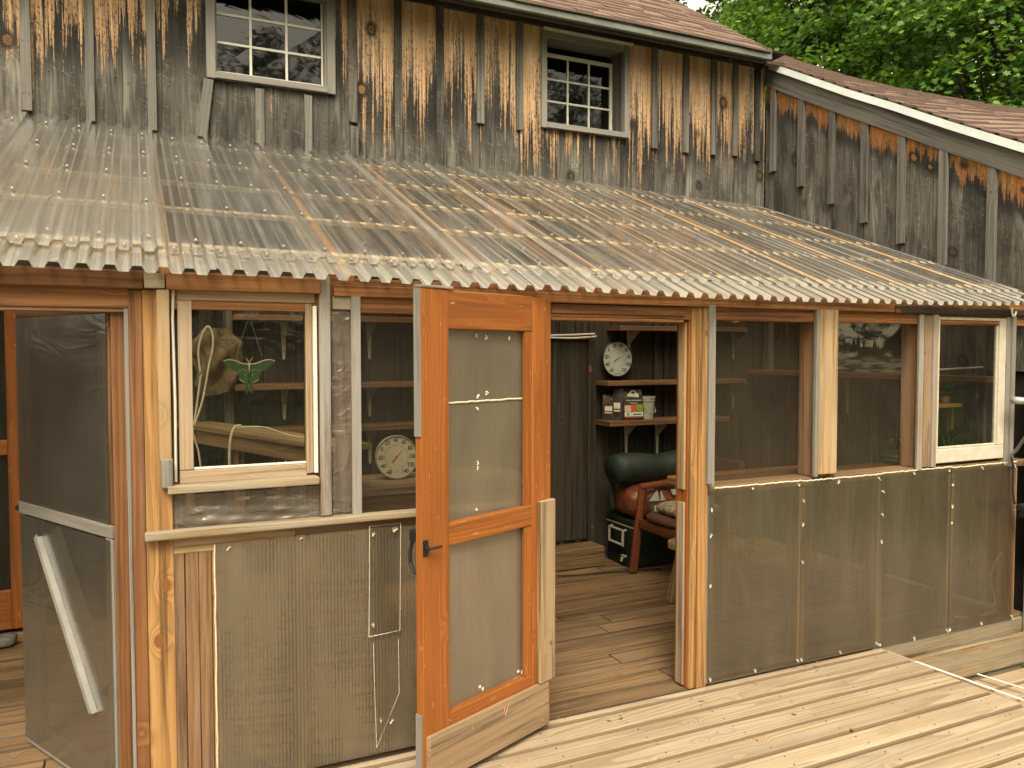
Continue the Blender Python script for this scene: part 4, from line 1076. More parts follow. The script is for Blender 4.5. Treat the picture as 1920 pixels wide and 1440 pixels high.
# --- left doorway: gray framed leaf opening inwards
hA = Vector((pY(207, 760, YF + .03).x - .004, YF + .05, 0)); tA = pZ(48, 1392, 0); tA.z = 0
lv = (tA - hA); LW = lv.length; lv.normalize(); ln = Vector((-lv.y, lv.x, 0))
if (hA - EYE).dot(ln) > 0: ln = -ln
ML = Matrix((lv, ln, Vector((0, 0, 1)))).transposed().to_4x4(); ML.translation = hA
def luv(px, py, off=0.0):
    d = ray(px, py); o_ = hA + ln * off; t = (o_ - EYE).dot(ln) / d.dot(ln); p = EYE + d * t; return ((p - hA).dot(lv), p.z)
LT = luv(55, 568)[1]; rz1, rz0 = luv(60, 945)[1], luv(60, 968)[1]
b = B(); sw = luv(62, 700)[0]
b.box(sw, LW, -.03, 0, .01, rz0 - .01, ax=2, M=ML, jit=.002); b.box(.0, .055, -.03, 0, .01, rz0 - .002, ax=2, M=ML, jit=.002)
b.box(.056, sw - .001, -.03, -.002, .01, .10, ax=0, M=ML, jit=.002)
leaf = b.build('door', 'grey_trim', porch, bevel=.003, label='grey framed plastic-covered door leaf opening inwards at the left')
b = B(); b.box(sw + .01, LW - .002, -.03, -.002, rz1 + .001, LT, ax=2, M=ML); b.box(.001, .05, -.03, -.002, rz1 + .001, LT, ax=2, M=ML); b.box(0, LW - .002, -.031, -.001, LT - .11, LT, ax=0, M=ML, jit=.002)
b.build('upper_frame', 'shelf', leaf, bevel=.003)
b = B(); b.box(0, LW, -.03, .003, rz0, rz1, ax=0, M=ML, jit=.002); b.build('middle_rail', 'grey_trim', leaf, bevel=.003)
def lfilm(u0, u1, z0, z1, off, mat, amp):
    b = B(); nx, nz = 20, 40
    for j in range(nz + 1):
        for i in range(nx + 1):
            a, c = i / nx, j / nz; e = min(1, 8 * min(a, 1 - a, c, 1 - c))
            b.v.append(ML @ Vector((lerp(u0, u1, a), off + amp * e * (math.sin(14 * a + 3 * c) + math.sin(21 * c - 4 * a) * .6), lerp(z0, z1, c)))); b.pr.append(0)
    for j in range(nz):
        for i in range(nx):
            q = [j * (nx + 1) + i, j * (nx + 1) + i + 1, (j + 1) * (nx + 1) + i + 1, (j + 1) * (nx + 1) + i]
            b.face(q, [(0, 0)] * 4, (.5, .5))
    return b.build('plastic_film', mat, leaf, smooth=True)
lfilm(.01, LW - .01, rz1 + .002, LT - .06, .003, 'film_leaf', .0015); lfilm(.01, LW - .01, .03, rz0 - .004, .003, 'film_leaf', .0015)
b = B(); q0 = luv(66, 1006, .02); q1 = luv(170, 1336, .02)
p0, p1 = ML @ Vector((q0[0], .02, q0[1])), ML @ Vector((q1[0], .02, q1[1]))
b.board(p0, p1, lv, .030, .004); b.board(p0 + lv * -.0165 - ln * .006, p1 + lv * -.0165 - ln * .006, ln, .022, .003)
b.build('diagonal_brace', 'aluminium', leaf)
b = B(); b.board(ML @ Vector((q0[0] - .1, -.012, q0[1] + .03)), ML @ Vector((q1[0] - .06, -.012, q1[1] + .1)), lv, .07, .018); b.build('inner_brace', 'grey_trim', leaf)
b = B(); hl = luv(44, 957); b.tube([ML @ Vector((LW + .0, -.01, hl[1])), ML @ Vector((LW + .045, -.01, hl[1]))], .012, 8); b.build('latch', 'black', leaf)
b = B(); b.box(-2.2, pY(243, 545, YF + .02).x - .0, YF + .01, YF + .078, 1.785, 1.7995, ax=0, jit=.001); b.build('door_head', 'plank', porch, bevel=.003)
b = B(); b.box(-1.35, -1.25, YF, YF + .1, 0, 1.86, ax=2); b.build('corner_post', 'post', porch, bevel=.004)
# far left end wall of the porch out of frame keeps the light right
b = B(); b.box(-3.0, -2.95, YF, YB, 0, 1.9, ax=1); b.build('end_wall', 'plank', porch)

# ================================================================== INSIDE THE PORCH
def shelf(x0, x1, z, y0, y1, label, th=.036, brk=(), blen=.27, grp='plank shelves inside the porch', mat='shelf'):
    t = thing('wall_shelf', label, 'shelf', ((x0 + x1) / 2, y1, z), 0, grp)
    b = B(); b.box(x0, x1, y0, y1, z - th, z, ax=0, jit=.002); b.build('board', mat, t, bevel=.003)
    for xb_ in brk:
        b = B(); b.box(xb_ - .012, xb_ + .012, y0 + .02, y1, z - th - .004, z - th - .001, ax=1)
        yb_ = y1 - .002
        # tapered channel leg down the wall
        b.prism([(-.020, 0), (.020, 0), (.008, -blen), (.004, -blen - .006), (-.004, -blen - .006), (-.008, -blen)], lambda a, c, d, xb_=xb_, z=z, yb_=yb_: (xb_ + a, yb_ - .012 - d, z - th - .004 + c), .006)
        b.prism([(0, -.004), (-.15, -.004), (-.15, -.008), (0, -.12)], lambda a, c, d, xb_=xb_, z=z, yb_=yb_: (xb_ + d - .001, yb_ + a - .012, z - th + c), .003)
        b.build('bracket', 'cream', t)
    return t
YW0, YW1 = 5.27, 5.47
lx0 = pY(440, 720, YW0).x; lx1 = 2.20
zs1, zs2, zs3 = pY(520, 720, YW0).z, pY(700, 797, YW0).z, pY(600, 592, YW0).z
br = [pY(531, 650, YW1).x, 1.45]
shelf(lx0, lx1, zs3, YW0, YW1, 'top plank shelf behind the left sash window', brk=br, blen=.24)
shelf(lx0, lx1, zs1, YW0, YW1, 'middle plank shelf behind the green moth ornament', brk=br, blen=.20)
shelf(lx0 + .02, lx1, zs2, YW0, YW1, 'lowest plank shelf, level with the top of the cream round thermometer', brk=br, blen=.24)
rx0 = pY(1140, 720, YW0).x; rx1 = pY(1400, 720, YW0).x
rz = [pY(1200, p, YW0).z for p in (611, 714, 788)]
rbx = [pY(1172, 800, YW1).x, pY(1230, 800, YW1).x, pY(1372, 700, YW1).x]
shelf(pY(1163, 611, YW0).x, rx1, rz[0], YW0, YW1, 'top plank shelf in the doorway, above the white round thermometer', brk=[rbx[0] + .02, rbx[2]], blen=.22)
shelf(rx0, rx1, rz[1], YW0, YW1, 'plank shelf just under the white round thermometer', brk=[rbx[2]], blen=.22)
shelf(rx0, rx1 - .2, rz[2], YW0 - .03, YW1, 'plank shelf carrying the pet food bags and the white bucket', brk=rbx[:2], blen=.26)
# post on the barn wall between shelves + nailer
b = B(); xq = pY(420, 700, 5.44); b.box(xq.x - .0, pY(436, 700, 5.44).x, 5.40, YB - .002, 0, 1.98, ax=2); b.build('wall_stud', 'batten', barn, bevel=.003)
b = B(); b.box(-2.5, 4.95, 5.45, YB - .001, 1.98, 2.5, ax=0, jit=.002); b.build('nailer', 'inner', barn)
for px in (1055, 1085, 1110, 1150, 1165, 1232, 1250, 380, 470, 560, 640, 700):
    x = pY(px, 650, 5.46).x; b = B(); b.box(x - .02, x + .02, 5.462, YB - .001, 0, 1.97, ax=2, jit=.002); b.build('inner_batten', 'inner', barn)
# shelf along the wing wall with the landscape picture
t = thing('wall_shelf', 'long plank shelf under the snowy mountain picture, running to the right sash', 'shelf', (XW, 4.5, 1.47), 0, 'plank shelves inside the porch')
zw = pX(1500, 696, 4.80).z
b = B(); b.box(4.80, XW - .002, YF + .16, 5.44, zw - .036, zw, ax=1, jit=.002); b.build('board', 'shelf', t, bevel=.003)
for px in (1590,):
    yy = pX(px, 750, XW - .01).y; b = B()
    b.prism([(-.020, 0), (.020, 0), (.008, -.28), (-.008, -.28)], lambda a, c, d: (XW - .012 - d, yy + a, zw - .04 + c), .006); b.build('bracket', 'cream', t)
b = B(); yy = pX(1445, 640, XW - .01).y; b.box(XW - .05, XW - .003, yy - .03, yy + .03, 1.4, 1.95, ax=2); b.build('wall_stud', 'batten', barn)
def picture_mat():
    n = NT('snowy_landscape_print'); u, v, _, _ = None, None, None, None
    uv = n.n.new('ShaderNodeUVMap').outputs[0]; u, v, _ = n.sep(uv)
    q = n.noise(n.vec(n.mul(u, 2.2), n.mul(v, 3.6), 3.0), 1.6, 7.0, .62, .6)
    diag = n.add(v, n.mul(u, -.35))
    m = n.step(n.add(q, n.mul(diag, .22)), .46, .66)
    c = n.ramp(m, [(0, (.018, .022, .025)), (.45, (.07, .09, .10)), (.7, (.34, .40, .41)), (1, (.80, .85, .83))])
    wv = n.noise(n.vec(n.mul(u, 4.0), n.mul(v, 26.0), 1.0), 1.0, 4.0, .6, .4)
    wat = n.ramp(n.step(wv, .4, .62), [(0, (.03, .04, .045)), (1, (.40, .44, .43))])
    c = n.mix(n.step(v, .26, .18), c, wat)
    tr = n.noise(n.vec(n.mul(u, 14.0), n.mul(v, 1.4), 7.0), 1.0, 2.0, .5)
    tl = n.step(n.add(n.mul(n.math('ABSOLUTE', n.add(n.math('FRACT', n.mul(u, 15.0)), -.5)), .55), n.mul(v, 1.5)), n.add(n.mul(tr, 1.3), .12), n.add(n.mul(tr, 1.3), .06))
    c = n.mix(n.mul(tl, n.step(v, .2, .36)), c, (.012, .018, .017))
    return n.done(n.pbr(c, .5, None, .4))
M['print'] = picture_mat()
pc0, pc1 = pX(1555, 590, XW - .02).y, pX(1692, 600, XW - .02).y
pz1 = pX(1600, 596, XW - .02).z; pz0 = pX(1600, 697, XW - .02).z
t = thing('mountain_picture', 'unframed print of a misty snowy mountain forest above the shelf at the right', 'picture', (XW - .02, (pc0 + pc1) / 2, pz0 + .002))
b = B(); b.poly([(XW - .022, pc0, pz0), (XW - .022, pc1, pz0), (XW - .022, pc1, pz1), (XW - .022, pc0, pz1)], [(0, 0), (1, 0), (1, .8), (0, .8)]); b.build('print', 'print', t)
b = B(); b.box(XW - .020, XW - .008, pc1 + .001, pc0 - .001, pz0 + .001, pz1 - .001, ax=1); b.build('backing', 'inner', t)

# barn wall doors
b = B(); bx0, bx1 = 2.25, pY(1100, 800, YB - .02).x; bz1 = pY(1070, 637, YB - .02).z
xx = bx0
while xx < bx1 - .02:
    x2 = min(bx1, xx + .19); b.box(xx + .002, x2 - .002, YB - .022, YB - .002, .16, bz1, ax=2, jit=.001); xx = x2
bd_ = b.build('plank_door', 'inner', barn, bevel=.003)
b = B(); b.box(bx1 + .001, bx1 + .07, YB - .045, YB - .001, 0, bz1 + .05, ax=2); b.box(bx0 - .07, bx0 - .001, YB - .045, YB - .001, 0, bz1 + .05, ax=2); b.box(bx0, bx1, YB - .045, YB - .001, bz1 + .001, bz1 + .05, ax=0)
b.build('door_frame', 'dark_fascia', bd_, bevel=.003)
b = B(); b.box(bx0 - .1, bx1 + .03, YB - .26, YB - .05, .0, .145, ax=0, jit=.002); tag(b.build('wooden_step', 'floor', bevel=.006), 'low wooden step in front of the dark plank door', 'step')
# orange screen door and stained header at the far left, in the barn wall
YO = YB - .05
oz = lambda py, px=20: pY(px, py, YO).z
oxr = pY(48, 700, YO).x
b = B(); b.box(oxr - .10, oxr, YO, YO + .035, .02, oz(570), ax=2); b.box(-1.6, -1.5, YO, YO + .035, .02, oz(570), ax=2)
b.box(-1.5, oxr - .101, YO + .001, YO + .034, oz(853), oz(825), ax=0); b.box(-1.5, oxr - .101, YO + .001, YO + .034, .02, oz(1107), ax=0)
o = b.build('screen_door', 'orange', barn, bevel=.003)
b = B(); b.poly([(-1.5, YO + .02, oz(1107)), (oxr - .101, YO + .02, oz(1107)), (oxr - .101, YO + .02, oz(853)), (-1.5, YO + .02, oz(853))]); b.build('screen', 'screen', o)
b = B(); b.poly([(-1.5, YO + .02, oz(825)), (oxr - .101, YO + .02, oz(825)), (oxr - .101, YO + .02, oz(570)), (-1.5, YO + .02, oz(570))]); b.build('screen', 'screen', o)
b = B(); b.box(-1.5, oxr, YO - .004, YO + .035, oz(570) + .001, 2.06, ax=0); b.box(oxr + .001, .35, YO - .004, YO + .03, oz(568), 2.06, ax=0); b.build('header', 'orange', o)
b = B()
for pa, pb in ((536, 541), (549, 556)): b.box(pY(74, pa, YO).x, pY(103, pa, YO).x, YO - .012, YO - .005, pY(90, pb, YO).z, pY(90, pa, YO).z, ax=0)
b.build('hinge', 'black', o)

# ---- round dial thermometers
def dial(name, label, c, r, tilt, numbers, gap0, gap1, needle_deg, face, inkc, maker, rimmat, numsize):
    t = thing(name, label, 'thermometer', c, 0)
    Rm = Matrix.Translation(Vector(c)) @ Matrix.Rotation(tilt, 4, 'X')
    T = lambda a, z, d: Rm @ Vector((a, -.014 - d, z))
    b = B(); b.lathe([(.0001, 0), (r * .97, 0), (r, .006), (r, .020), (r * .965, .024), (r * .95, .018)], 48, (0, 0, 0), axis='Y'); b.v = [Rm @ v for v in b.v]
    b.build('rim', rimmat, t, smooth=False)
    b = B(); b.prism([(math.cos(2 * math.pi * k / 48) * r * .955, math.sin(2 * math.pi * k / 48) * r * .955) for k in range(48)], lambda a, z, d: Rm @ Vector((a, -.0135 - d * 0, z)), .0)
    b.f = b.f[:1]; b.uv = b.uv[:1]; b.rn = b.rn[:1]; b.mi = b.mi[:1]; b.build('dial_face', face, t)
    b = B(); n_ = len(numbers)
    for i, s_ in enumerate(numbers):
        a = R(90 - (gap0 + (gap1 - gap0) * i / (n_ - 1)))
        rr = r * .76; cx, cz = math.cos(a) * rr, math.sin(a) * rr
        text_into(b, s_, numsize, lambda x, y, d, cx=cx, cz=cz: T(cx + x, cz + y, .0012), sx=.82)
        for q in range(5 if i < n_ - 1 else 1):
            a2 = R(90 - (gap0 + (gap1 - gap0) * (i + q / 5) / (n_ - 1))); l0 = r * (.50 if q == 0 else .53); l1 = r * .57; w_ = .0011
            dx, dz = math.cos(a2), math.sin(a2)
            b.poly([T(dx * l0 - dz * w_, dz * l0 + dx * w_, .001), T(dx * l1 - dz * w_, dz * l1 + dx * w_, .001), T(dx * l1 + dz * w_, dz * l1 - dx * w_, .001), T(dx * l0 + dz * w_, dz * l0 - dx * w_, .001)])
    if maker: text_into(b, maker, r * .12, lambda x, y, d: T(x, y - r * .83, .0012))
    text_into(b, 'F', r * .10, lambda x, y, d: T(x, y - r * .66, .0012))
    b.build('numerals', inkc, t)
    a = R(90 - needle_deg); dx, dz = math.cos(a), math.sin(a); b = B()
    b.poly([T(-dx * r * .3 - dz * .004, -dz * r * .3 + dx * .004, .004), T(dx * r * .62, dz * r * .62, .004), T(-dx * r * .3 + dz * .004, -dz * r * .3 - dx * .004, .004)])
    b.lathe([(.0001, .019), (.005, .019), (.006, .014)], 12, (0, 0, 0), axis='Y'); k0 = 3
    b.v = b.v[:k0] + [Rm @ v for v in b.v[k0:]]
    b.build('needle', 'needle', t)
M['needle'] = plain('red_needle', (.45, .07, .03), .4); M['ink'] = plain('black_ink', (.02, .02, .02), .6, .3, 0, 0)
M['ink2'] = plain('brown_ink', (.06, .045, .03), .6, .3, 0, 0)
M['face_w'] = plain('dial_white', (.44, .47, .45), .35, .5, 0, .03); M['face_c'] = plain('dial_cream', (.54, .50, .38), .45, .4, 0, .06)
M['rim_c'] = plain('rim_bronze', (.40, .37, .28), .4, .5, .2)
YD = 5.40
dc = pY(1160, 673, YD); rr_ = (pY(1160, 640, YD).z - pY(1160, 707, YD).z) / 2
dial('round_thermometer', 'white round dial thermometer with bold black numbers on the barn wall in the doorway', (dc.x, YD + .03, dc.z), rr_, 0, ['-60', '-40', '-20', '0', '20', '40', '60', '80', '100', '120'], -147, 147, 62, 'face_w', 'ink', 'TAYLOR', 'black', rr_ * .29)
BY0, BY1, BZ = 3.85, 4.33, .965
bc = pY(743, 853, 4.12); r1_ = (pY(743, 812, 4.12).z - pY(743, 894, 4.12).z) / 2
dial('round_thermometer', 'cream round dial thermometer leaning on the potting bench left of the open door', (bc.x, 4.13, BZ + r1_ - .001), r1_, R(-8), ['-60', '-40', '-20', '0', '20', '40', '60', '80', '100', '120', '140'], -150, 150, 42, 'face_c', 'ink2', '', 'rim_c', r1_ * .27)
# ---- potting bench behind the left openings
t = thing('potting_bench', 'plank potting bench behind the screen, carrying the cream thermometer', 'bench', (.9, 4.1, 0))
b = B()
for i in range(4): b.box(.78, 1.95, BY0 + i * .12, BY0 + i * .12 + .116, BZ - .036, BZ, ax=0, jit=.0015)
b.build('top', 'sash', t, bevel=.003)
b = B(); b.box(.78, 1.95, BY0 + .012, BY0 + .05, BZ - .185, BZ - .038, ax=0, jit=.002); b.build('apron', 'plank', t, bevel=.003)
for x, y in ((.82, 3.91), (1.9, 3.91), (.82, 4.27), (1.9, 4.27)):
    b = B(); b.box(x - .04, x + .04, y - .02, y + .02, 0, BZ - .037, ax=2); b.build('leg', 'plank', t, bevel=.003)
qd0 = pZ(430, 1442, .05); qd1 = pZ(690, 1416, .05); sa = math.atan2(qd1.y - qd0.y, qd1.x - qd0.x)  # slats added only to give the ribbed panel its faint horizontal lines
ts = thing('added_slats', 'added slats that draw faint horizontal lines behind the ribbed panel left of the door', 'rack', (qd0.x - .03, max(qd0.y, YF + .16), 0), sa)
for k in range(13):
    b = B(); b.box(0, .62, 0, .014, .03 + k * .058, .03 + k * .058 + .046, ax=0, jit=.001); b.build('slat', 'pine', ts, local=True)
for x in (.02, .57):
    b = B(); b.box(x, x + .035, .015, .05, 0, .80, ax=2); b.build('upright', 'plank', ts, local=True)
# ---- long angled plank table inside the left window
q0, q1 = pZ(362, 797, 1.2), pZ(575, 829, 1.2); qd = (q1 - q0); qa = math.atan2(qd.y, qd.x); ql = qd.length
ta = thing('plank_table', 'tall narrow plank table set at an angle behind the left sash window', 'table', (q0.x, q0.y, 0), qa)
for i in range(2):
    b = B(); b.box(-.25, ql + .25, .0 + i * .11, .10 + i * .11, 1.17, 1.20, ax=0, jit=.002); b.build('top_board', 'pine', ta, bevel=.003, local=True)
b = B(); b.box(-.25, ql + .25, .012, .045, 1.09, 1.168, ax=0, jit=.002); b.build('apron', 'plank', ta, bevel=.003, local=True)
for x in (-.2, ql * .35, ql * .7, ql + .2):
    b = B(); b.box(x - .03, x + .03, .046, .085, 0, 1.168, ax=2); b.build('leg', 'plank', ta, bevel=.003, local=True)
# small jars and clutter along the table front
M['jar'] = plain('jar_glass', (.10, .11, .09), .12, .8)
tb = Matrix.Translation((.42, 4.55, 0)) @ Matrix.Rotation(R(-23), 4, 'Z')

# ---- cloth bag with its cord on the barn wall
t = thing('cloth_bag', 'crumpled tan cloth bag hanging by a cream cord behind the left window', 'bag', tuple(pY(400, 620, 5.30)))
bc_ = pY(402, 676, 5.34); b = B(); nu, nv_ = 56, 36; rw_ = .138
H_ = (pY(402, 616, 5.34).z - pY(402, 738, 5.34).z)
for j in range(nv_ + 1):
    v = j / nv_; z = bc_.z + H_ / 2 - H_ * v
    wid = rw_ * (math.sin(min(1, v * 2.6 + .12) * math.pi / 2) ** .7) * (1 - .42 * max(0, v - .35)) * (1 if v < .93 else .88)
    for i in range(nu):
        a = 2 * math.pi * i / nu
        fold = .022 * math.sin(4 * a + 5 * v) * (.3 + v) + .013 * math.sin(9 * a - 11 * v) + .014 * math.sin(13 * v + 3 * a) + .006 * math.sin(23 * a + 5 * v)
        x = math.cos(a) * (wid + fold) + .02 * math.sin(3 * v); y = math.sin(a) * (.065 + .03 * math.sin(math.pi * v) + fold)
        b.v.append(Vector((bc_.x + x, 5.34 + y, z + .012 * math.cos(a * 2 + 1) * v))); b.pr.append(0)
for j in range(nv_):
    for i in range(nu):
        k2 = (i + 1) % nu; b.face([j * nu + i, j * nu + k2, (j + 1) * nu + k2, (j + 1) * nu + i], [(0, 0)] * 4, (.5, .5))
b.face([i for i in range(nu)], [(0, 0)] * nu, (.5, .5)); b.face([nv_ * nu + i for i in reversed(range(nu))], [(0, 0)] * nu, (.5, .5))
M['canvas'] = plain('tan_canvas', (.17, .125, .07), .9, .1, 0, .4, 12, 1.0)
bagb = b.build('bag_body', 'canvas', t, smooth=True)
b = B()
pl = lambda lst, Y: [pY(px, py, Y) for px, py in lst]
def smooth_path(p, n=6):
    out = []
    for i in range(len(p) - 1):
        a = p[max(i - 1, 0)]; b_ = p[i]; c = p[i + 1]; d = p[min(i + 2, len(p) - 1)]
        for k in range(n):
            s_ = k / n; out.append(.5 * ((2 * b_) + (c - a) * s_ + (2 * a - 5 * b_ + 4 * c - d) * s_ ** 2 + (3 * b_ - a - 3 * c + d) * s_ ** 3))
    return out + [p[-1]]
b.tube(smooth_path(pl([(376, 700), (372, 660), (378, 630), (389, 612), (398, 625), (399, 652), (391, 690), (380, 750), (364, 800), (363, 815), (372, 845), (377, 880)], 5.21)), .0065, 6)
b.tube(smooth_path(pl([(377, 700), (369, 760), (363, 800), (360, 830)], 5.22)), .0065, 6)
b.build('cord', 'cord', t, smooth=True)
b = B(); b.tube(smooth_path(pl([(452, 798), (440, 801), (433, 820), (430, 850), (431, 878)], 4.2)), .007, 6)
b.tube(smooth_path(pl([(445, 802), (470, 800), (500, 802), (540, 815), (585, 822)], 4.25)), .004, 6)
tag(b.build('cord', 'cord', smooth=True), 'cream cord drooping over the angled plank table', 'cord')

# ---- moth ornament with chain and suction hook
YM = YF + .05
mc = pY(467, 688, YM)
t = thing('moth_ornament', 'flat green luna moth ornament hanging on chains inside the left sash window', 'ornament', tuple(mc))
def mp(px, py, d=0.0): p = pY(px, py, YM); return (p.x, p.y - d, p.z)
wing = [(466, 680), (455, 680), (445, 676), (436, 673), (427, 673), (419, 677), (421, 681), (430, 690), (444, 697), (447, 703), (449, 711), (457, 717), (461, 722), (459, 732), (462, 739), (466, 733), (465, 722), (468, 706)]
M['moth'] = plain('moth_green', (.018, .07, .014), .4, .5, 0, .2, 30); M['mothedge'] = plain('moth_edge', (.55, .42, .36), .5); M['mothy'] = plain('moth_yellow', (.55, .45, .08), .5)
for sgn in (1, -1):
    o_ = [((x if sgn > 0 else 934 - x), y) for x, y in wing]
    b = B(); b.prism(o_, lambda a, c, d: mp(a, c, -d), .003); b.build('wing', 'moth', t)
    b = B(); e = [(466, 683), (455, 682), (445, 678), (436, 675), (427, 674.5), (419, 677)]
    b.tube([mp((x if sgn > 0 else 934 - x), y, .002) for x, y in e], .0022, 5)
    b.tube([mp((x if sgn > 0 else 934 - x), y, .002) for x, y in ((449, 711), (453, 714), (459, 717))], .0014, 5)
    b.tube([mp((x if sgn > 0 else 934 - x), y, .0015) for x, y in ((446, 697), (455, 692), (463, 696))], .0006, 4)
    for ex, ey in ((446, 682), (459, 703)):
        b.tube([mp(((ex + 1.6 * math.cos(q)) if sgn > 0 else 934 - ex - 1.6 * math.cos(q)), ey + 2.2 * math.sin(q), .002) for q in [k * math.pi / 6 for k in range(-3, 4)]], .0006, 4)
    b.build('wing_edge', 'mothedge', t)
    b = B(); b.tube([mp(467 - sgn * 1, 678, .003), mp(467 - sgn * 4, 674, .003), mp(467 - sgn * 6.5, 670, .003)], .0018, 5, taper=.0008); b.build('antenna', 'mothy', t)
    b = B(); top = Vector(mp(467, 592)); bt = Vector(mp(467 - sgn * 24.5, 668)); n_ = 30
    for k in range(n_):
        a, c = top.lerp(bt, k / n_), top.lerp(bt, (k + .82) / n_)
        wv_ = Vector((.0012 * (1 if k % 2 else 0), .0012 * (0 if k % 2 else 1), 0)); b.tube([a - wv_, c - wv_], .0006, 4); b.tube([a + wv_, c + wv_], .0006, 4)
    b.build('chain', 'steel', t)
b = B(); b.tube([mp(467, 680, .004), mp(467, 686, .005), mp(467, 692, .005), mp(467, 700, .003)], .0045, 8, taper=.0012); b.build('body', 'mothedge', t, smooth=True)
b = B(); cpt = pY(467, 578, YF + .022); s_ = .030
b.box(cpt.x - s_, cpt.x + s_, cpt.y + .001, cpt.y + .002, cpt.z - s_, cpt.z + s_); b.lathe([(.0001, .004), (.010, .003), (.013, .0)], 16, (cpt.x, cpt.y + .006, cpt.z), axis='Y')
b.tube([(cpt.x + .011 * math.cos(q), cpt.y - .001, cpt.z + .011 * math.sin(q)) for q in [k * math.pi / 8 for k in range(17)]], .0007, 4)
for dz in (-.004, .002): b.tube([(cpt.x - .009, cpt.y - .001, cpt.z + dz), (cpt.x + .009, cpt.y - .001, cpt.z + dz)], .0006, 4)
b.tube([(cpt.x, cpt.y, cpt.z - .013), tuple(mp(467, 592))], .0008, 4)
b.build('suction_hook', 'clear', t)

# ---- pet food bags and bucket on the low shelf
SHZ = rz[2]; YS0 = YW0 - .03
M['bagteal'] = plain('teal_film', (.02, .17, .17), .3, .5); M['bagbrown'] = plain('brown_film', (.035, .026, .02), .35, .5); M['bagwhite'] = plain('white_print', (.62, .60, .50), .5); M['bagred'] = plain('red_print', (.50, .085, .04), .5)
M['baggreen'] = plain('pea_green_print', (.20, .30, .05), .5, .4, 0, .9, 120); M['bagpink'] = plain('pink_print', (.55, .40, .33), .5, .4, 0, .25, 90); M['baggn'] = plain('green_print', (.04, .20, .06), .5)
def pet_bag(label, xc, yc, w_, h_, d_, rot=0.0, front=True, lean=0.0):
    t = thing('pet_food_bag', label, 'bag', (xc, yc, SHZ), rot, 'pet food bags on the shelf')
    b = B(); nz = 10
    for j in range(nz + 1):
        v = j / nz; wv = w_ / 2 * (1 - .10 * v ** 2); dv_ = d_ / 2 * (1 - .82 * v ** 3); ln_ = lean * v
        for (sx, sy) in ((-1, -1), (-.5, -1.04), (0, -1.06), (.5, -1.04), (1, -1), (.86, 0), (1, 1), (0, 1.05), (-1, 1), (-.86, 0)):
            b.v.append(Vector((sx * wv + ln_, sy * dv_ + random.uniform(-.0015, .0015), .001 + v * h_))); b.pr.append(0)
    for j in range(nz):
        for i in range(10):
            k2 = (i + 1) % 10; mi = 1 if i in (4, 5, 8, 9) else 0
            b.face([j * 10 + i, j * 10 + k2, (j + 1) * 10 + k2, (j + 1) * 10 + i], [(0, 0)] * 4, (.5, .5), mi)
    b.face(list(range(nz * 10, nz * 10 + 10)), [(0, 0)] * 10, (.5, .5))
    b.build('bag_body', ['bagbrown', 'bagteal'], t, local=True)
    def fy(z): v = z / h_; return -(d_ / 2 * (1 - .82 * v ** 3)) * 1.06 - .002
    def patch(x0, x1, z0, z1, mat, nm='print', off=0.0):
        b = B(); b.poly([(x0, fy(z0) - off, z0), (x1, fy(z0) - off, z0), (x1, fy(z1) - off, z1), (x0, fy(z1) - off, z1)]); return b, mat
    W, H = w_, h_
    if front:
        for (x0, x1, z0, z1, mat, off) in ((-.46 * W, .44 * W, .13 * H, .26 * H, 'bagwhite', .001), (-.12 * W, .14 * W, .26 * H, .50 * H, 'bagred', .001), (.15 * W, .44 * W, .27 * H, .51 * H, 'baggreen', .001),
                                           (-.46 * W, -.14 * W, .27 * H, .48 * H, 'bagpink', .001), (-.46 * W, .44 * W, .095 * H, .12 * H, 'bagred', .001), (-.05 * W, .38 * W, .17 * H, .22 * H, 'baggn', .002)):
            b, m_ = patch(x0, x1, z0, z1, mat, off=off); b.build('print', m_, t, local=True)
        b = B(); cz = .83 * H
        b.poly([(.17 * W * math.cos(q), fy(cz) - .004, cz + .17 * W * math.sin(q)) for q in [k * math.pi / 10 for k in range(20)]])
        b.poly([(-.30 * W, fy(cz) - .005, cz - .03), (.30 * W, fy(cz) - .005, cz - .03), (.26 * W, fy(cz) - .005, cz + .005), (-.26 * W, fy(cz) - .005, cz + .005)]); b.build('badge', 'bagwhite', t, local=True)
        b = B(); b.poly([(.10 * W * math.cos(q), fy(cz) - .0052, cz + .012 + .06 * W * math.sin(q)) for q in [k * math.pi / 8 for k in range(16)]]); b.build('badge_centre', 'bagbrown', t, local=True)
        b = B(); zt = .635 * H
        text_into(b, 'Native maintenance', .0165, lambda x, y, d: (x, fy(zt) - .003, zt + y)); text_into(b, 'Cat Food', .0165, lambda x, y, d: (x, fy(zt) - .003, zt - .022 + y))
        b.build('lettering', 'bagwhite', t, local=True)
        b = B(); b.poly([(-.30 * W + .011 * math.cos(q), fy(.195 * H) - .003, .195 * H + .011 * math.sin(q)) for q in [k * math.pi / 8 for k in range(16)]]); b.build('seal', 'baggn', t, local=True)
    else:
        for (x0, x1, z0, z1, mat, off) in ((-.3 * W, .3 * W, .38 * H, .56 * H, 'bagwhite', .001), (-.3 * W, .3 * W, .28 * H, .34 * H, 'bagpink', .001)):
            b, m_ = patch(x0, x1, z0, z1, mat, off=off); b.build('print', m_, t, local=True)
    return t
gx = lambda px, Y=YS0 + .06: pY(px, 760, Y).x
pet_bag('largest pet food bag, dark brown with red and green prints, beside the white bucket', (gx(1169) + gx(1202)) / 2 + .012, YS0 + .10, gx(1202) - gx(1167), pY(1185, 729, YS0 + .05).z - SHZ, .11, R(-8))
pet_bag('small dark pet food bag with a teal edge, at the left end of the shelf', gx(1153), YS0 + .15, .095, .20, .07, R(-35), False)
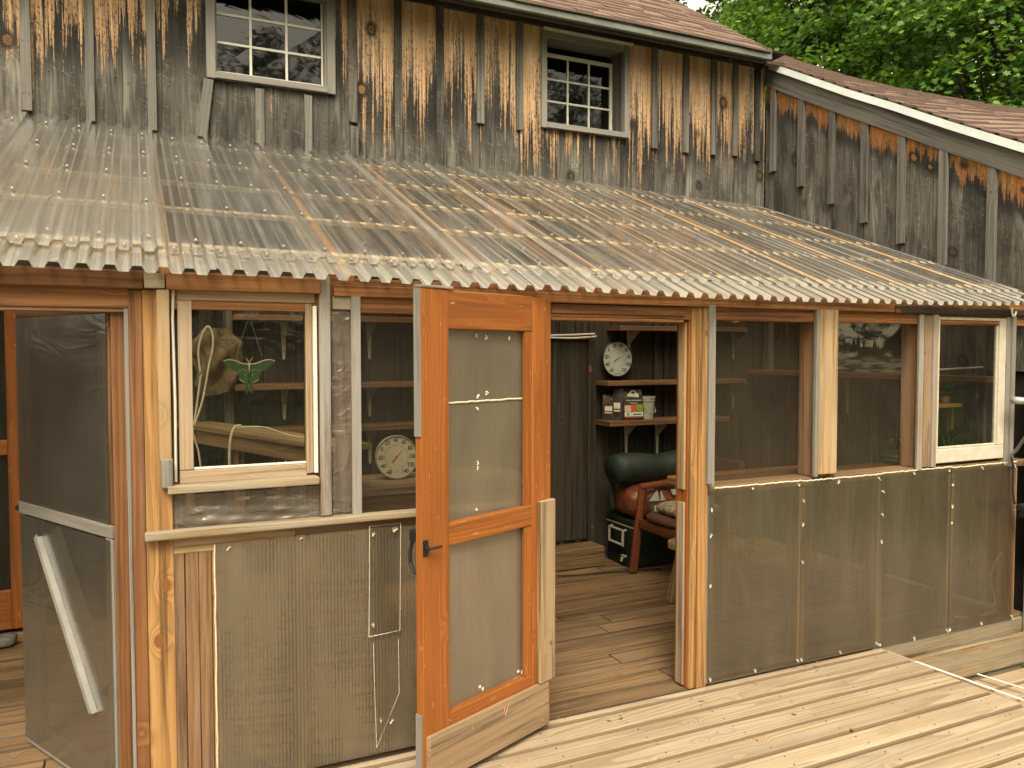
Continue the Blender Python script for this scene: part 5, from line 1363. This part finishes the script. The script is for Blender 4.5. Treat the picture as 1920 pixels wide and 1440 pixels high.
pet_bag('narrow dark bag with a white label, squeezed behind the largest pet food bag', gx(1161) + .01, YS0 + .10, .085, .25, .05, R(-40), False, .01)
bxc, byc = gx(1218), YS0 + .12; br_ = (gx(1234) - gx(1204)) / 2
t = thing('bucket', 'small off-white plastic bucket with a wire handle next to the pet food bags', 'bucket', (bxc, byc, SHZ))
M['bucket'] = plain('bucket_plastic', (.36, .36, .29), .4, .5, 0, .04)
bh = pY(1218, 742, byc).z - SHZ
b = B(); b.lathe([(.0001, .002), (br_ * .82, .002), (br_ * .84, .008), (br_ * .95, bh * .80), (br_ * 1.02, bh * .80), (br_ * 1.02, bh * .83), (br_ * .96, bh * .84), (br_ * .97, bh * .90), (br_ * 1.03, bh * .90), (br_ * 1.04, bh), (br_ * .95, bh), (br_ * .80, .02), (.0001, .02)], 32, (bxc, byc, SHZ)); b.build('bucket_body', 'bucket', t, smooth=False)
b = B(); ph = [Vector((bxc + br_ * math.cos(q) * 1.02, byc - .0 - br_ * 1.1 * math.sin(q), SHZ + bh * .78 - .085 * math.sin(q) ** 1.0 - .03 * math.cos(q))) for q in [math.pi * k / 14 for k in range(15)]]
b.tube(ph, .0022, 6); b.build('handle', 'bucket', t, smooth=True)
b = B(); b.tube([ph[4], ph[3] + Vector((0, 0, 0))], .006, 8); b.build('grip', 'bucket', t)

# ---- cooler
ck = pZ(1186, 1068, 0); cX = ck.x; cY = ck.y; ch = pX(1160, 968, cX).z
t = thing('cooler', 'dark green cooler box with pale handles under the soil bags', 'cooler', (cX + .28, cY + .2, 0))
M['coolergreen'] = plain('cooler_green', (.007, .014, .009), .45, .4); M['palegrip'] = plain('pale_plastic', (.32, .30, .24), .5)
CW, CD = .62, .37
b = B(); b.box(cX, cX + CW, cY, cY + CD, .004, ch * .84, ax=0); b.build('cooler_body', 'coolergreen', t, bevel=.018)
b = B(); b.box(cX - .008, cX + CW + .008, cY - .008, cY + CD + .008, ch * .86, ch, ax=0); b.build('lid', 'coolergreen', t, bevel=.015)
b = B(); b.box(cX - .004, cX + CW + .004, cY - .004, cY + CD + .004, ch * .835, ch * .865, ax=0); b.build('seal', 'palegrip', t, bevel=.003)
b = B(); hy0, hy1, hz0, hz1 = cY + .09, cY + .28, ch * .46, ch * .76
b.tube([(cX - .002, hy0, hz1), (cX - .03, hy0, hz1), (cX - .03, hy0, hz0), (cX - .03, hy1, hz0), (cX - .03, hy1, hz1), (cX - .002, hy1, hz1)], .011, 8)
b.tube([(cX - .03, hy0, hz1), (cX - .03, hy1, hz1)], .009, 8)
b.build('handle', 'palegrip', t)
b = B(); b.tube([(cX, cY + .10, .07), (cX - .03, cY + .10, .07), (cX - .035, cY + .10, .045)], .010, 8); b.tube([(cX - .02, cY + .06, .09), (cX - .02, cY + .12, .085)], .008, 8); b.build('drain_spigot', 'palegrip', t)
# ---- soil bags on the cooler
def pillow(b, c, lx, ly, lz, n=26, m=16, wr=.010, seed=1, rz_=0.0, mi=0):
    rnd = random.Random(seed); ph = [rnd.uniform(0, 6) for _ in range(8)]; base = len(b.v); Rz = Matrix.Rotation(rz_, 3, 'Z')
    for j in range(m + 1):
        v = j / m; z = math.cos(math.pi * v)
        for i in range(n):
            a = 2 * math.pi * i / n; s1 = math.sin(math.pi * v) ** .55
            ca, sa = math.cos(a), math.sin(a); ex = .62
            x = math.copysign(abs(ca) ** ex, ca) * s1; y = math.copysign(abs(sa) ** ex, sa) * s1
            w_ = wr * (math.sin(5 * a + ph[0] + 3 * z) + .7 * math.sin(9 * a - 4 * z + ph[1]) + .5 * math.sin(15 * a + ph[2] + 7 * z))
            b.v.append(Vector(c) + Rz @ Vector((x * (lx / 2 + w_), y * (ly / 2 + w_), math.copysign(abs(z) ** .75, z) * (lz / 2) + w_ * .7))); b.pr.append(0)
    for j in range(m):
        for i in range(n):
            k2 = (i + 1) % n; b.face([base + j * n + i, base + j * n + k2, base + (j + 1) * n + k2, base + (j + 1) * n + i], [(i / n, j / m)] * 4, (.5, .5), mi)
    return b
def soilmat():
    n = NT('soil_bag_plastic'); tc = n.n.new('ShaderNodeTexCoord').outputs['Object']
    w_ = n.noise(tc, 9.0, 4.0, .6, 1.5); c = n.mix(n.step(w_, .35, .7), (.20, .055, .025), (.11, .033, .017))
    return n.done(n.pbr(c, .35, n.bump(w_, .8, .02), .5))
M['soilbag'] = soilmat()
sz0 = ch + .0; szh = .28
t = thing('soil_bag', 'large orange plastic soil bag with a white sail print, lying on the cooler', 'bag', (cX + .30, cY + .16, ch))
b = B(); pillow(b, (cX + .30, cY + .14, sz0 + szh / 2 - .012), .66, .42, szh, seed=4, wr=.007); b.build('bag_body', 'soilbag', t, smooth=True)
yb0 = cY + .14 - .21 - .016
M['bagsail'] = plain('white_sail_print', (.32, .33, .29), .4, .5, 0, .15); M['bagdark'] = plain('dark_print', (.07, .05, .035), .4, .5, 0, .4, 20)
b = B(); X0 = cX + .06; zc = sz0
def onbag(x, z): return (x, yb0 - .004 + .9 * max(0, abs(z - zc - .14) - .06) ** 1.6, z)
b.poly([onbag(X0 + .02, zc + .16), onbag(X0 + .12, zc + .155), onbag(X0 + .10, zc + .24)]); b.poly([onbag(X0 + .125, zc + .155), onbag(X0 + .175, zc + .155), onbag(X0 + .13, zc + .235)])
b.poly([onbag(X0 + .24, zc + .19), onbag(X0 + .46, zc + .18), onbag(X0 + .44, zc + .225), onbag(X0 + .22, zc + .235)]); b.build('print', 'bagsail', t)
b = B(); b.poly([onbag(X0 + .02, zc + .148), onbag(X0 + .42, zc + .14), onbag(X0 + .42, zc + .07), onbag(X0 + .03, zc + .075)]); b.build('print', 'bagdark', t)
b = B(); text_into(b, 'Euro bark', .062, lambda x, y, d: (X0 + .19 + x, yb0 - .010, zc + .10 + y)); b.build('lettering', 'bagwhite', t)
# ---- rolled green mat on top
zr0 = sz0 + szh - .012
t = thing('rolled_tarp', 'dark green rolled-up tarp lying across the orange soil bag', 'tarp', (cX + .3, cY + .12, zr0))
M['tarp'] = plain('green_tarp', (.010, .019, .014), .62, .5, 0, .2, 6, .3)
b = B(); b.tube([(cX - .10 + .09 * k, cY + .12 + .008 * math.sin(k * 1.7), zr0 + .112 + .006 * math.sin(k)) for k in range(9)], lambda s_: .112 + .007 * math.sin(s_ * 9), 24); b.build('roll', 'tarp', t, smooth=True)
b = B(); n_ = 10
for j in range(n_ + 1):
    for i in range(4):
        s_ = j / n_; b.v.append(Vector((cX - .105 + .022 * i * (1 - .5 * s_) + .035 * s_, cY + .19 + .004 * math.sin(i * 2 + j), zr0 + .12 - .34 * s_))); b.pr.append(0)
for j in range(n_):
    for i in range(3): b.face([j * 4 + i, j * 4 + i + 1, (j + 1) * 4 + i + 1, (j + 1) * 4 + i], [(0, 0)] * 4, (.5, .5))
o = b.build('loose_flap', 'tarp', t, smooth=True); md = o.modifiers.new('s', 'SOLIDIFY'); md.thickness = .004

# ---- armchair facing left
fl_ = pZ(1187, 1074, 0); AX, AY = fl_.x, fl_.y      # far front leg foot
t = thing('armchair', 'wooden armchair with brown padded seat, facing left inside the doorway', 'chair', (AX + .27, AY - .28, 0))
LEGT = .036
def arm_frame(y):
    b = B(); b.board((AX, y, 0.002), (AX + .085, y, .645), (1, 0, 0), .062, LEGT); b.build('leg', 'chair', t, bevel=.010)
    b = B(); b.board((AX + .60, y, .002), (AX + .50, y, .66), (1, 0, 0), .055, LEGT); b.build('leg', 'chair', t, bevel=.010)
    b = B(); b.board((AX + .055, y, .640), (AX + .56, y, .672), (0, 1, 0), .056, .042); b.build('armrest', 'chair', t, bevel=.012)
arm_frame(AY); arm_frame(AY - .56)
b = B(); b.box(AX + .03, AX + .065, AY - .54, AY - .02, .335, .405, ax=1); b.box(AX + .50, AX + .53, AY - .54, AY - .02, .30, .37, ax=1); b.box(AX + .065, AX + .50, AY - .05, AY - .02, .32, .39, ax=0); b.box(AX + .065, AX + .50, AY - .54, AY - .51, .32, .39, ax=0)
b.build('seat_rail', 'chair', t, bevel=.006)
M['vinyl'] = plain('brown_vinyl', (.085, .04, .027), .45, .4, 0, .15, 8, .1)
b = B(); pillow(b, (AX + .27, AY - .28, .435), .52, .50, .075, seed=9, wr=.002); b.build('seat', 'vinyl', t, smooth=True)
b = B(); b.board((AX + .52, AY - .28, .50), (AX + .60, AY - .28, .86), (0, 1, 0), .46, .05); b.build('backrest', 'vinyl', t, bevel=.02)
def floral():
    n = NT('floral_cushion_fabric'); tc = n.n.new('ShaderNodeTexCoord').outputs['Object']
    v = n.voro(tc, 34.0); c = n.mix(n.step(n.sep(v[1])[0], .45, .5), (.19, .165, .09), (.06, .075, .03)); c = n.mix(n.step(n.sep(v[1])[1], .62, .66), c, (.30, .265, .19)); c = n.mix(n.step(n.sep(v[1])[2], .80, .84), c, (.30, .09, .06))
    c = n.mix(n.step(n.noise(tc, 25.0, 3.0), .4, .6), c, (.28, .24, .15))
    return n.done(n.pbr(c, .9, n.bump(n.noise(tc, 200.0, 2.0), .3, .002), .1))
M['floral'] = floral()
b = B(); pillow(b, (AX + .30, AY - .30, .505), .44, .44, .085, seed=12, wr=.004)
o = b.build('seat_cushion', 'floral', origin=(AX + .3, AY - .3, .46), smooth=True); tag(o, 'thin floral cushion lying on the brown armchair seat', 'cushion')

# ---- live-edge table and bench right of the doorway
tc_ = pZ(1249, 893, .84)
TX, TY = tc_.x, tc_.y
t = thing('slab_table', 'rough slab table whose corner shows at the right side of the doorway', 'table', (TX + .6, TY - .1, 0))
b = B(); b.box(TX, TX + 1.25, TY - .42, TY, .79, .84, ax=0, jit=.006); b.build('top', 'post', t, bevel=.010)
for x, y in ((TX + .15, TY - .36), (TX + .15, TY - .05), (TX + 1.15, TY - .36), (TX + 1.15, TY - .05)):
    b = B(); b.board((x, y, .0), (x + .02, y, .789), (0, 1, 0), .07, .05); b.build('leg', 'plank', t, bevel=.004)
bc2 = pZ(1246, 1012, .42)
t = thing('slab_stool', 'low stool with a thick rounded plank seat beside the right door jamb', 'stool', (bc2.x + .25, bc2.y - .1, 0))
b = B(); hx, hy = .25, .14; out = []
for k in range(40):
    q = 2 * math.pi * k / 40; ca, sa = math.cos(q), math.sin(q); out.append((hx * math.copysign(abs(ca) ** .5, ca), hy * math.copysign(abs(sa) ** .5, sa)))
b.prism(out, lambda a, c, d: (bc2.x + .25 + a, bc2.y - .11 + c, .42 - d), .05); b.build('seat', 'pine', t, bevel=.008)
for sx, sy in ((-1, -1), (-1, 1), (1, -1), (1, 1)):
    b = B(); b.board((bc2.x + .25 + sx * .20, bc2.y - .11 + sy * .11, .0), (bc2.x + .25 + sx * .15, bc2.y - .11 + sy * .07, .369), (0, 1, 0), .045, .045); b.build('leg', 'plank', t, bevel=.008)

# ---- cords, wires
b = B(); b.tube(smooth_path([pZ(px, py, .006) for px, py in ((1030, 1079), (1060, 1079), (1100, 1077), (1140, 1073), (1183, 1070), (1240, 1066))]), .0055, 6); tag(b.build('extension_cord', 'blackcord', smooth=True), 'black cord lying across the porch floor in front of the cooler', 'cord')
b = B()
for k, pts in enumerate((((1030, 629), (1070, 628), (1115, 626)), ((1030, 633), (1075, 634), (1118, 631)), ((1034, 631), (1080, 628), (1118, 632)))):
    b.tube(smooth_path(pl(pts, YB - .10)), .008 if k < 2 else .005, 6, mi=1 if k == 2 else 0)
tag(b.build('cable_bundle', ['conduit', 'blackcord'], smooth=True), 'pale cables running above the dark plank door', 'cable')
b = B(); b.tube(smooth_path([pY(px, py, YF + .32) for px, py in ((1740, 694), (1780, 692), (1830, 689), (1852, 689), (1862, 696), (1863, 715), (1861, 760), (1859, 790))]), .006, 8)
tag(b.build('conduit', 'conduit', smooth=True), 'bent pale conduit behind the glass of the right sash', 'conduit')
# plants, trays and pots behind the right windows
def leaf_blades(b, c, n, L_, wd, seed, droop=.5, up=1.0, rn=None):
    rnd = random.Random(seed)
    for _ in range(n):
        a = rnd.uniform(0, 6.28); l_ = L_ * rnd.uniform(.6, 1); pts = []
        for k in range(7):
            s_ = k / 6; pts.append(Vector(c) + Vector((math.cos(a) * l_ * s_ * .8, math.sin(a) * l_ * s_ * .8, l_ * (up * s_ - droop * s_ * s_ * 1.5))))
        sd_ = Vector((-math.sin(a), math.cos(a), 0)); rn = (rnd.random(), rnd.random())
        for k in range(6):
            w0, w1 = wd * math.sin(math.pi * min(.98, k / 6 + .08)), wd * math.sin(math.pi * min(.99, (k + 1) / 6))
            b.poly([pts[k] - sd_ * w0, pts[k] + sd_ * w0, pts[k + 1] + sd_ * w1, pts[k + 1] - sd_ * w1], rn=rn)
    return b
M['greenpot'] = plain('green_glazed_pot', (.03, .10, .045), .25, .6); M['tray'] = plain('black_tray', (.012, .016, .012), .4, .4); M['terracotta'] = plain('terracotta', (.32, .13, .06), .8)
pp = pY(1677, 866, YF + .22); ps = (pY(1697, 850, YF + .22).x - pY(1657, 850, YF + .22).x) / 2
t = thing('potted_plant', 'spider plant in a ribbed green pot on the right window ledge', 'plant', (pp.x, YF + .21, SZ))
b = B(); b.lathe([(.0001, .002), (ps * .8, .002), (ps, .02), (ps * .96, .035), (ps * 1.03, .045), (ps * .98, .06), (ps * 1.02, .08), (ps * .9, .08), (ps * .85, .06), (.0001, .06)], 28, (pp.x, YF + .21, SZ - .003)); b.build('pot', 'greenpot', t)
b = leaf_blades(B(), (pp.x, YF + .21, SZ + .075), 16, .22, .006, 3, .55, 1.1); b.build('foliage', 'leaf', t)
for i, (px, lab) in enumerate(((1785, 'left black seed tray on the right window ledge with seedlings'), (1845, 'right black seed tray on the ledge beside the conduit'))):
    x0, x1 = pY(px - 25, 820, YF + .2).x, pY(px + 27, 820, YF + .2).x
    t = thing('seed_tray', lab, 'tray', ((x0 + x1) / 2, YF + .2, SZ), 0, 'seed trays on the ledge')
    b = B(); zt_ = SZ + .075
    b.box(x0, x1, YF + .11, YF + .115, SZ - .001, zt_, ax=0); b.box(x0, x1, YF + .27, YF + .275, SZ - .001, zt_, ax=0); b.box(x0, x0 + .005, YF + .1151, YF + .2699, SZ - .001, zt_, ax=1); b.box(x1 - .005, x1, YF + .1151, YF + .2699, SZ - .001, zt_, ax=1); b.box(x0 + .006, x1 - .006, YF + .116, YF + .269, SZ, SZ + .05, ax=0)
    b.box(x0 - .006, x1 + .006, YF + .102, YF + .1095, zt_ - .008, zt_, ax=0)
    b.build('tray', 'tray', t, bevel=.001)
    b = B()
    for q in range(12):
        leaf_blades(b, (random.uniform(x0 + .02, x1 - .02), YF + random.uniform(.13, .26), SZ + .05), 5, random.uniform(.05, .14) if i == 0 else .05, .007, 40 + q + i * 50, .35, 1.3)
    b.build('seedlings', 'leafdark', t)
zz_ = pY(1820, 755, 3.45).z; sx0_, sx1_ = pY(1752, 750, 3.45).x, 4.78
t = thing('plant_stand', 'plank plant stand with leafy plants behind the right sash', 'shelf', ((sx0_ + sx1_) / 2, 3.48, SZ))
b = B(); b.box(sx0_, sx1_, 3.42, 3.56, zz_ - .022, zz_, ax=0); b.build('board', 'post', t, bevel=.002)
for x in (sx0_ + .02, sx1_ - .02): b = B(); b.box(x - .012, x + .012, 3.47, 3.50, SZ - .003, zz_ - .0225, ax=2); b.build('leg', 'plank', t)
for i, (x, L_, lab) in enumerate(((lerp(sx0_, sx1_, .22), .13, 'leafy plant in a terracotta pot on the plant stand behind the right sash'), (lerp(sx0_, sx1_, .66), .10, 'smaller leafy plant on the plant stand near the conduit'))):
    t = thing('potted_plant', lab, 'plant', (x, 3.49, zz_))
    b = B(); b.lathe([(.0001, .001), (.024, .001), (.032, .045), (.028, .045), (.0001, .04)], 20, (x, 3.49, zz_)); b.build('pot', 'terracotta', t)
    b = leaf_blades(B(), (x, 3.49, zz_ + .04), 34, L_, .010, 70 + i, .45, 1.0); b.build('foliage', 'leaf', t)
t = thing('potted_plant', 'bushy plant in a dark pot on the ledge just left of the seed trays', 'plant', (pY(1772, 800, YF + .2).x, YF + .36, SZ))
b = B(); x_ = pY(1772, 800, YF + .34).x; b.lathe([(.0001, .001), (.04, .001), (.05, .07), (.045, .07), (.0001, .06)], 20, (x_, YF + .34, SZ)); b.build('pot', 'tray', t)
b = leaf_blades(B(), (x_, YF + .34, SZ + .06), 60, .2, .010, 90, .3, 1.1); b.build('foliage', 'leafdark', t)
b = B(); b.box(pY(1760, 850, YF + .3).x, 4.93, YF + .281, YF + .50, SZ - .045, SZ - .004, ax=0); b.build('window_ledge', 'floor', porch)

# ================================================================== OUTSIDE ODDS AND ENDS
def stick(label, a, c, r):
    b = B(); a, c = Vector(a), Vector(c); pts = [a.lerp(c, k / 8) + Vector((random.uniform(-.002, .002), 0, 0)) for k in range(9)]
    b.board(a + Vector((0, 0, .002)), c + Vector((0, 0, .002)), (1, 0, 0), r * 2.2, .0035, jit=.0006)
    o = b.build('white_strip', 'white', origin=tuple(a), bevel=.002); tag(o, label, 'strip', 'white strips lying on the deck')
p0 = pZ(1716, 1241, 0); p1 = pZ(1935, 1318, 0)
stick('longer white strip along the end of the upper deck boards', (p0.x, p0.y, .001), (p1.x + .01, p1.y - .2, .001), .007)
p0 = pZ(1800, 1251, -.26); p1 = pZ(1925, 1292, -.26)
stick('shorter white strip on the lower deck near the skirt boards', (p0.x, min(p0.y, YF - .06), -.262), (p1.x, p1.y, -.262), .008)
b = B()
for k in range(95):
    inside = k < 30
    x = random.uniform(-.4, 3.6); y = random.uniform(3.2, 5.1) if inside else random.uniform(.9, YF - .02) if k < 70 else YF - .01 - abs(random.gauss(0, .05))
    q = random.uniform(0, 3.14); l_ = random.uniform(.006, .022); w_ = l_ * random.choice([.12, .3, .6]); z_ = .0015 if not inside else .001
    dx, dy = math.cos(q), math.sin(q)
    pts = [(x - dx * l_, y - dy * l_, z_ + .001), (x - dy * w_, y + dx * w_, z_ + random.uniform(.001, .006)), (x + dx * l_, y + dy * l_, z_ + .001), (x + dy * w_, y - dx * w_, z_ + .001)]
    b.poly(pts)
M['litter'] = plain('dry_leaf_bits', (.20, .14, .06), .9, .1, 0, .5, 40)
b.build('leaf_litter', 'litter', kind='stuff')
# stone at the far left
sp_ = pZ(3, 1211, 0)
b = B(); pillow(b, (sp_.x, sp_.y, .028), .15, .12, .062, seed=22, wr=.003); M['stone'] = plain('grey_stone', (.12, .12, .11), .7, .4, 0, .2, 12, .2)
tag(b.build('stone', 'stone', smooth=True, origin=(sp_.x, sp_.y, 0)), 'flat dark stone on the porch boards at the left edge', 'stone')
# hook at the eave end, post, rail and lamp at the right edge
hk = pY(1897, 580, YF - .03)
b = B(); b.tube(smooth_path([hk + Vector((0, 0, .01)), hk + Vector((.002, -.004, -.03)), hk + Vector((.012, -.006, -.042)), hk + Vector((.026, -.006, -.03)), hk + Vector((.03, -.006, -.012))]), .006, 8)
tag(b.build('hook', 'white', smooth=True), 'white screw hook at the right end of the eave', 'hook')
t = thing('side_post', 'grey edged orange post beside the right end of the greenhouse', 'post', (XW, YF - .06, -.2))
b = B(); b.box(XW - .035, XW - .003, YF - .075, YF - .005, -.22, 1.50, ax=2, jit=.001); b.build('grey_face', 'grey_trim', t, bevel=.004)
b = B(); b.box(XW - .03, XW + .03, YF - .30, YF - .078, -.22, 1.10, ax=2); b.build('orange_face', 'cedar', t, bevel=.004)
b = B(); b.box(XW - .02, XW + .03, YF - .40, YF - .078, 1.18, 1.50, ax=1); b.build('upper_board', 'batten', t, bevel=.004)
b = B(); b.tube([pY(1897, 750, YF - .09), pY(1940, 753, YF - .16)], .022, 12); tag(b.build('metal_rail', 'steel', smooth=True), 'shiny metal tube at the right edge, level with the sash', 'rail')
b = B(); b.tube(smooth_path([pY(1895, 852, YF - .05), pY(1905, 845, YF - .08), pY(1918, 826, YF - .13), pY(1935, 805, YF - .2)]), .010, 8)
tag(b.build('bent_rod', 'gutter', smooth=True), 'bent metal rod rising from the corner of the ledge at the right edge', 'rod')
lp_ = pY(1928, 955, YF - .12)
t = thing('solar_lamp', 'small black solar lamp fixed to the post at the right edge', 'lamp', tuple(lp_))
b = B(); b.box(lp_.x - .045, lp_.x + .06, lp_.y - .05, lp_.y + .05, lp_.z - .012, lp_.z + .018, ax=0, M=Matrix.Translation(lp_) @ Matrix.Rotation(R(14), 4, 'X') @ Matrix.Translation(-lp_)); b.build('panel', 'black', t, bevel=.004)
b = B(); b.box(lp_.x - .03, lp_.x + .045, lp_.y - .03, lp_.y + .04, lp_.z - .05, lp_.z - .014, ax=0); b.build('housing', 'black', t, bevel=.006)
b = B(); b.tube(smooth_path([pY(1896, 856, YF - .045), pY(1900, 880, YF - .045), pY(1899, 920, YF - .045), pY(1903, 945, YF - .05)]), .006, 6); b.build('cable', 'blackcord', t, smooth=True)
b = B(); b.tube(smooth_path([pY(px, py, YF + .05) for px, py in ((1899, 968), (1890, 1000), (1880, 1030), (1862, 1060), (1857, 1090), (1866, 1140), (1850, 1150), (1826, 1160), (1800, 1157), (1790, 1156))]), .006, 8)
tag(b.build('loose_cord', 'cord', smooth=True), 'cream cord trapped behind the last ribbed panel at the right', 'cord')

# ================================================================== TREES
LEAF = [(0, -.5), (.16, -.18), (.48, -.22), (.30, .06), (.42, .36), (.14, .26), (0, .55), (-.14, .26), (-.42, .36), (-.30, .06), (-.48, -.22), (-.16, -.18)]
def tree(label, base, height, crown_r, seed, n_spray, leaf=.13, mat='leaf', crown_z0=.25, group='trees around the barn', simple=False, per=70, flat=.5):
    rnd = random.Random(seed); base = Vector(base)
    t = thing('maple_tree' if mat != 'needle' else 'conifer_tree', label, 'tree', tuple(base), 0, group)
    b = B(); top = base + Vector((rnd.uniform(-.3, .3), rnd.uniform(-.3, .3), height * .9))
    pts = [base.lerp(top, k / 8) + Vector((rnd.uniform(-.12, .12), rnd.uniform(-.12, .12), 0)) * (k > 0) for k in range(9)]
    b.tube(pts, height * .018, 10, taper=.03)
    cz = height * (crown_z0 + (1 - crown_z0) / 2); rz2 = height * (1 - crown_z0) / 2; cen = base + Vector((0, 0, cz))
    sprays = []
    for _ in range(n_spray):
        while True:
            d = Vector((rnd.uniform(-1, 1), rnd.uniform(-1, 1), rnd.uniform(-1, 1)))
            if .25 < d.length < 1: break
        d = d.normalized() * (d.length ** .45)
        if mat == 'needle': k_ = (1 - (d.z + 1) / 2) * .95 + .05; d.x *= k_; d.y *= k_
        p = cen + Vector((d.x * crown_r, d.y * crown_r, d.z * rz2)) ; sprays.append((p, d))
    for p, d in sprays[:: max(1, n_spray // 60)]:
        k = min(7, max(1, int((p.z - base.z) / height * 8 - 1))); a = pts[k]
        b.tube([a, a.lerp(p, .5) + Vector((0, 0, -.1)), p], height * .0045, 6, taper=.008, cap=False)
    b.build('trunk', 'bark', t, smooth=True)
    b = B(); L_ = LEAF if not simple else [(0, -.5), (.35, 0), (0, .55), (-.35, 0)]
    for p, d in sprays:
        out = Vector((d.x, d.y, 0)); out = out.normalized() if out.length > .01 else Vector((1, 0, 0))
        sr = rnd.uniform(.35, .75) * crown_r * .30; nrm = (Vector((0, 0, 1)) + out * rnd.uniform(.2, .7) + Vector((rnd.uniform(-.3, .3), rnd.uniform(-.3, .3), 0))).normalized()
        e1 = nrm.orthogonal().normalized(); e2 = nrm.cross(e1); tone = rnd.random()
        for _ in range(per):
            r_ = math.sqrt(rnd.random()) * sr; q = rnd.uniform(0, 6.283)
            c = p + e1 * (math.cos(q) * r_) + e2 * (math.sin(q) * r_) + nrm * (rnd.gauss(0, sr * .16) - r_ * r_ / sr * .35)
            ln_ = (nrm + Vector((rnd.gauss(0, flat), rnd.gauss(0, flat), rnd.gauss(0, flat * .7)))).normalized()
            f1 = ln_.orthogonal().normalized(); f1 = (f1 * math.cos(q * 3) + ln_.cross(f1) * math.sin(q * 3)); f2 = ln_.cross(f1); s_ = leaf * rnd.uniform(.6, 1.15)
            b.poly([c + f1 * (x * s_) + f2 * (y * s_) for x, y in L_], [(0, 0)] * len(L_), rn=(min(1, max(0, tone * .6 + rnd.random() * .4)), rnd.random()))
    b.build('crown', mat, t)
def at_depth(px, dep, z=-.9):
    d = ray(px, 720); d.z = 0; d.normalize(); return (EYE.x + d.x * dep, EYE.y + d.y * dep, z)
G = 'trees behind the barn roof'
tree('bright green maple just right of the strip of sky', at_depth(1640, 17), 12.0, 3.6, 11, 380, .12, group=G, per=130)
tree('leafy maple leaning over the wing roof at the right edge', at_depth(1895, 14.5), 9.8, 3.0, 12, 380, .10, group=G, per=130)
tree('dark maple filling the gap between the two nearer maples', at_depth(1765, 22), 15.5, 4.6, 13, 200, .22, 'leafdark', group=G, per=80)
tree('dark tall maple at the back behind the bright one', at_depth(1600, 26), 19, 5.4, 14, 200, .26, 'leafdark', group=G, per=70, simple=True)
tree('darkest maple at the far right, behind the leaning one', at_depth(1990, 21), 17, 5.2, 15, 200, .24, 'leafdark', group=G, per=70, simple=True)
tree('small pale tree whose tip rises at the roof edge under the sky', at_depth(1360, 24), 10.6, 1.5, 16, 60, .17, group=G, per=60)
tree('slim grey-green conifer beside the small pale tree', at_depth(1385, 36), 14.6, 1.9, 17, 90, .24, 'needle', group=G, per=60, simple=True)
tree('maple with its branches overhanging the strip of sky', at_depth(1560, 21), 17.0, 3.0, 18, 200, .15, group=G, per=90)
# trees and bank behind the camera: seen only as reflections in the glass and plastic
G2 = 'trees behind the viewer, reflected in the windows'
for i, (x, y, h_, r_) in enumerate(((-7, -13, 12.5, 4.0), (-1.5, -15, 12.5, 4.0), (4.5, -15.5, 12.5, 4.6), (11, -13, 13, 4.2), (17, -10, 12, 4.0), (-14, -9, 12, 4.2), (22, -4, 11, 3.8))):
    tree(['round maple', 'tall maple', 'low spreading maple', 'broad maple', 'leaning maple', 'old maple', 'young maple'][i] + ' facing the porch from across the yard', (x, y, -.9), h_, r_, 30 + i, 190, .22, 'leafdark', .08, G2, True, 80)
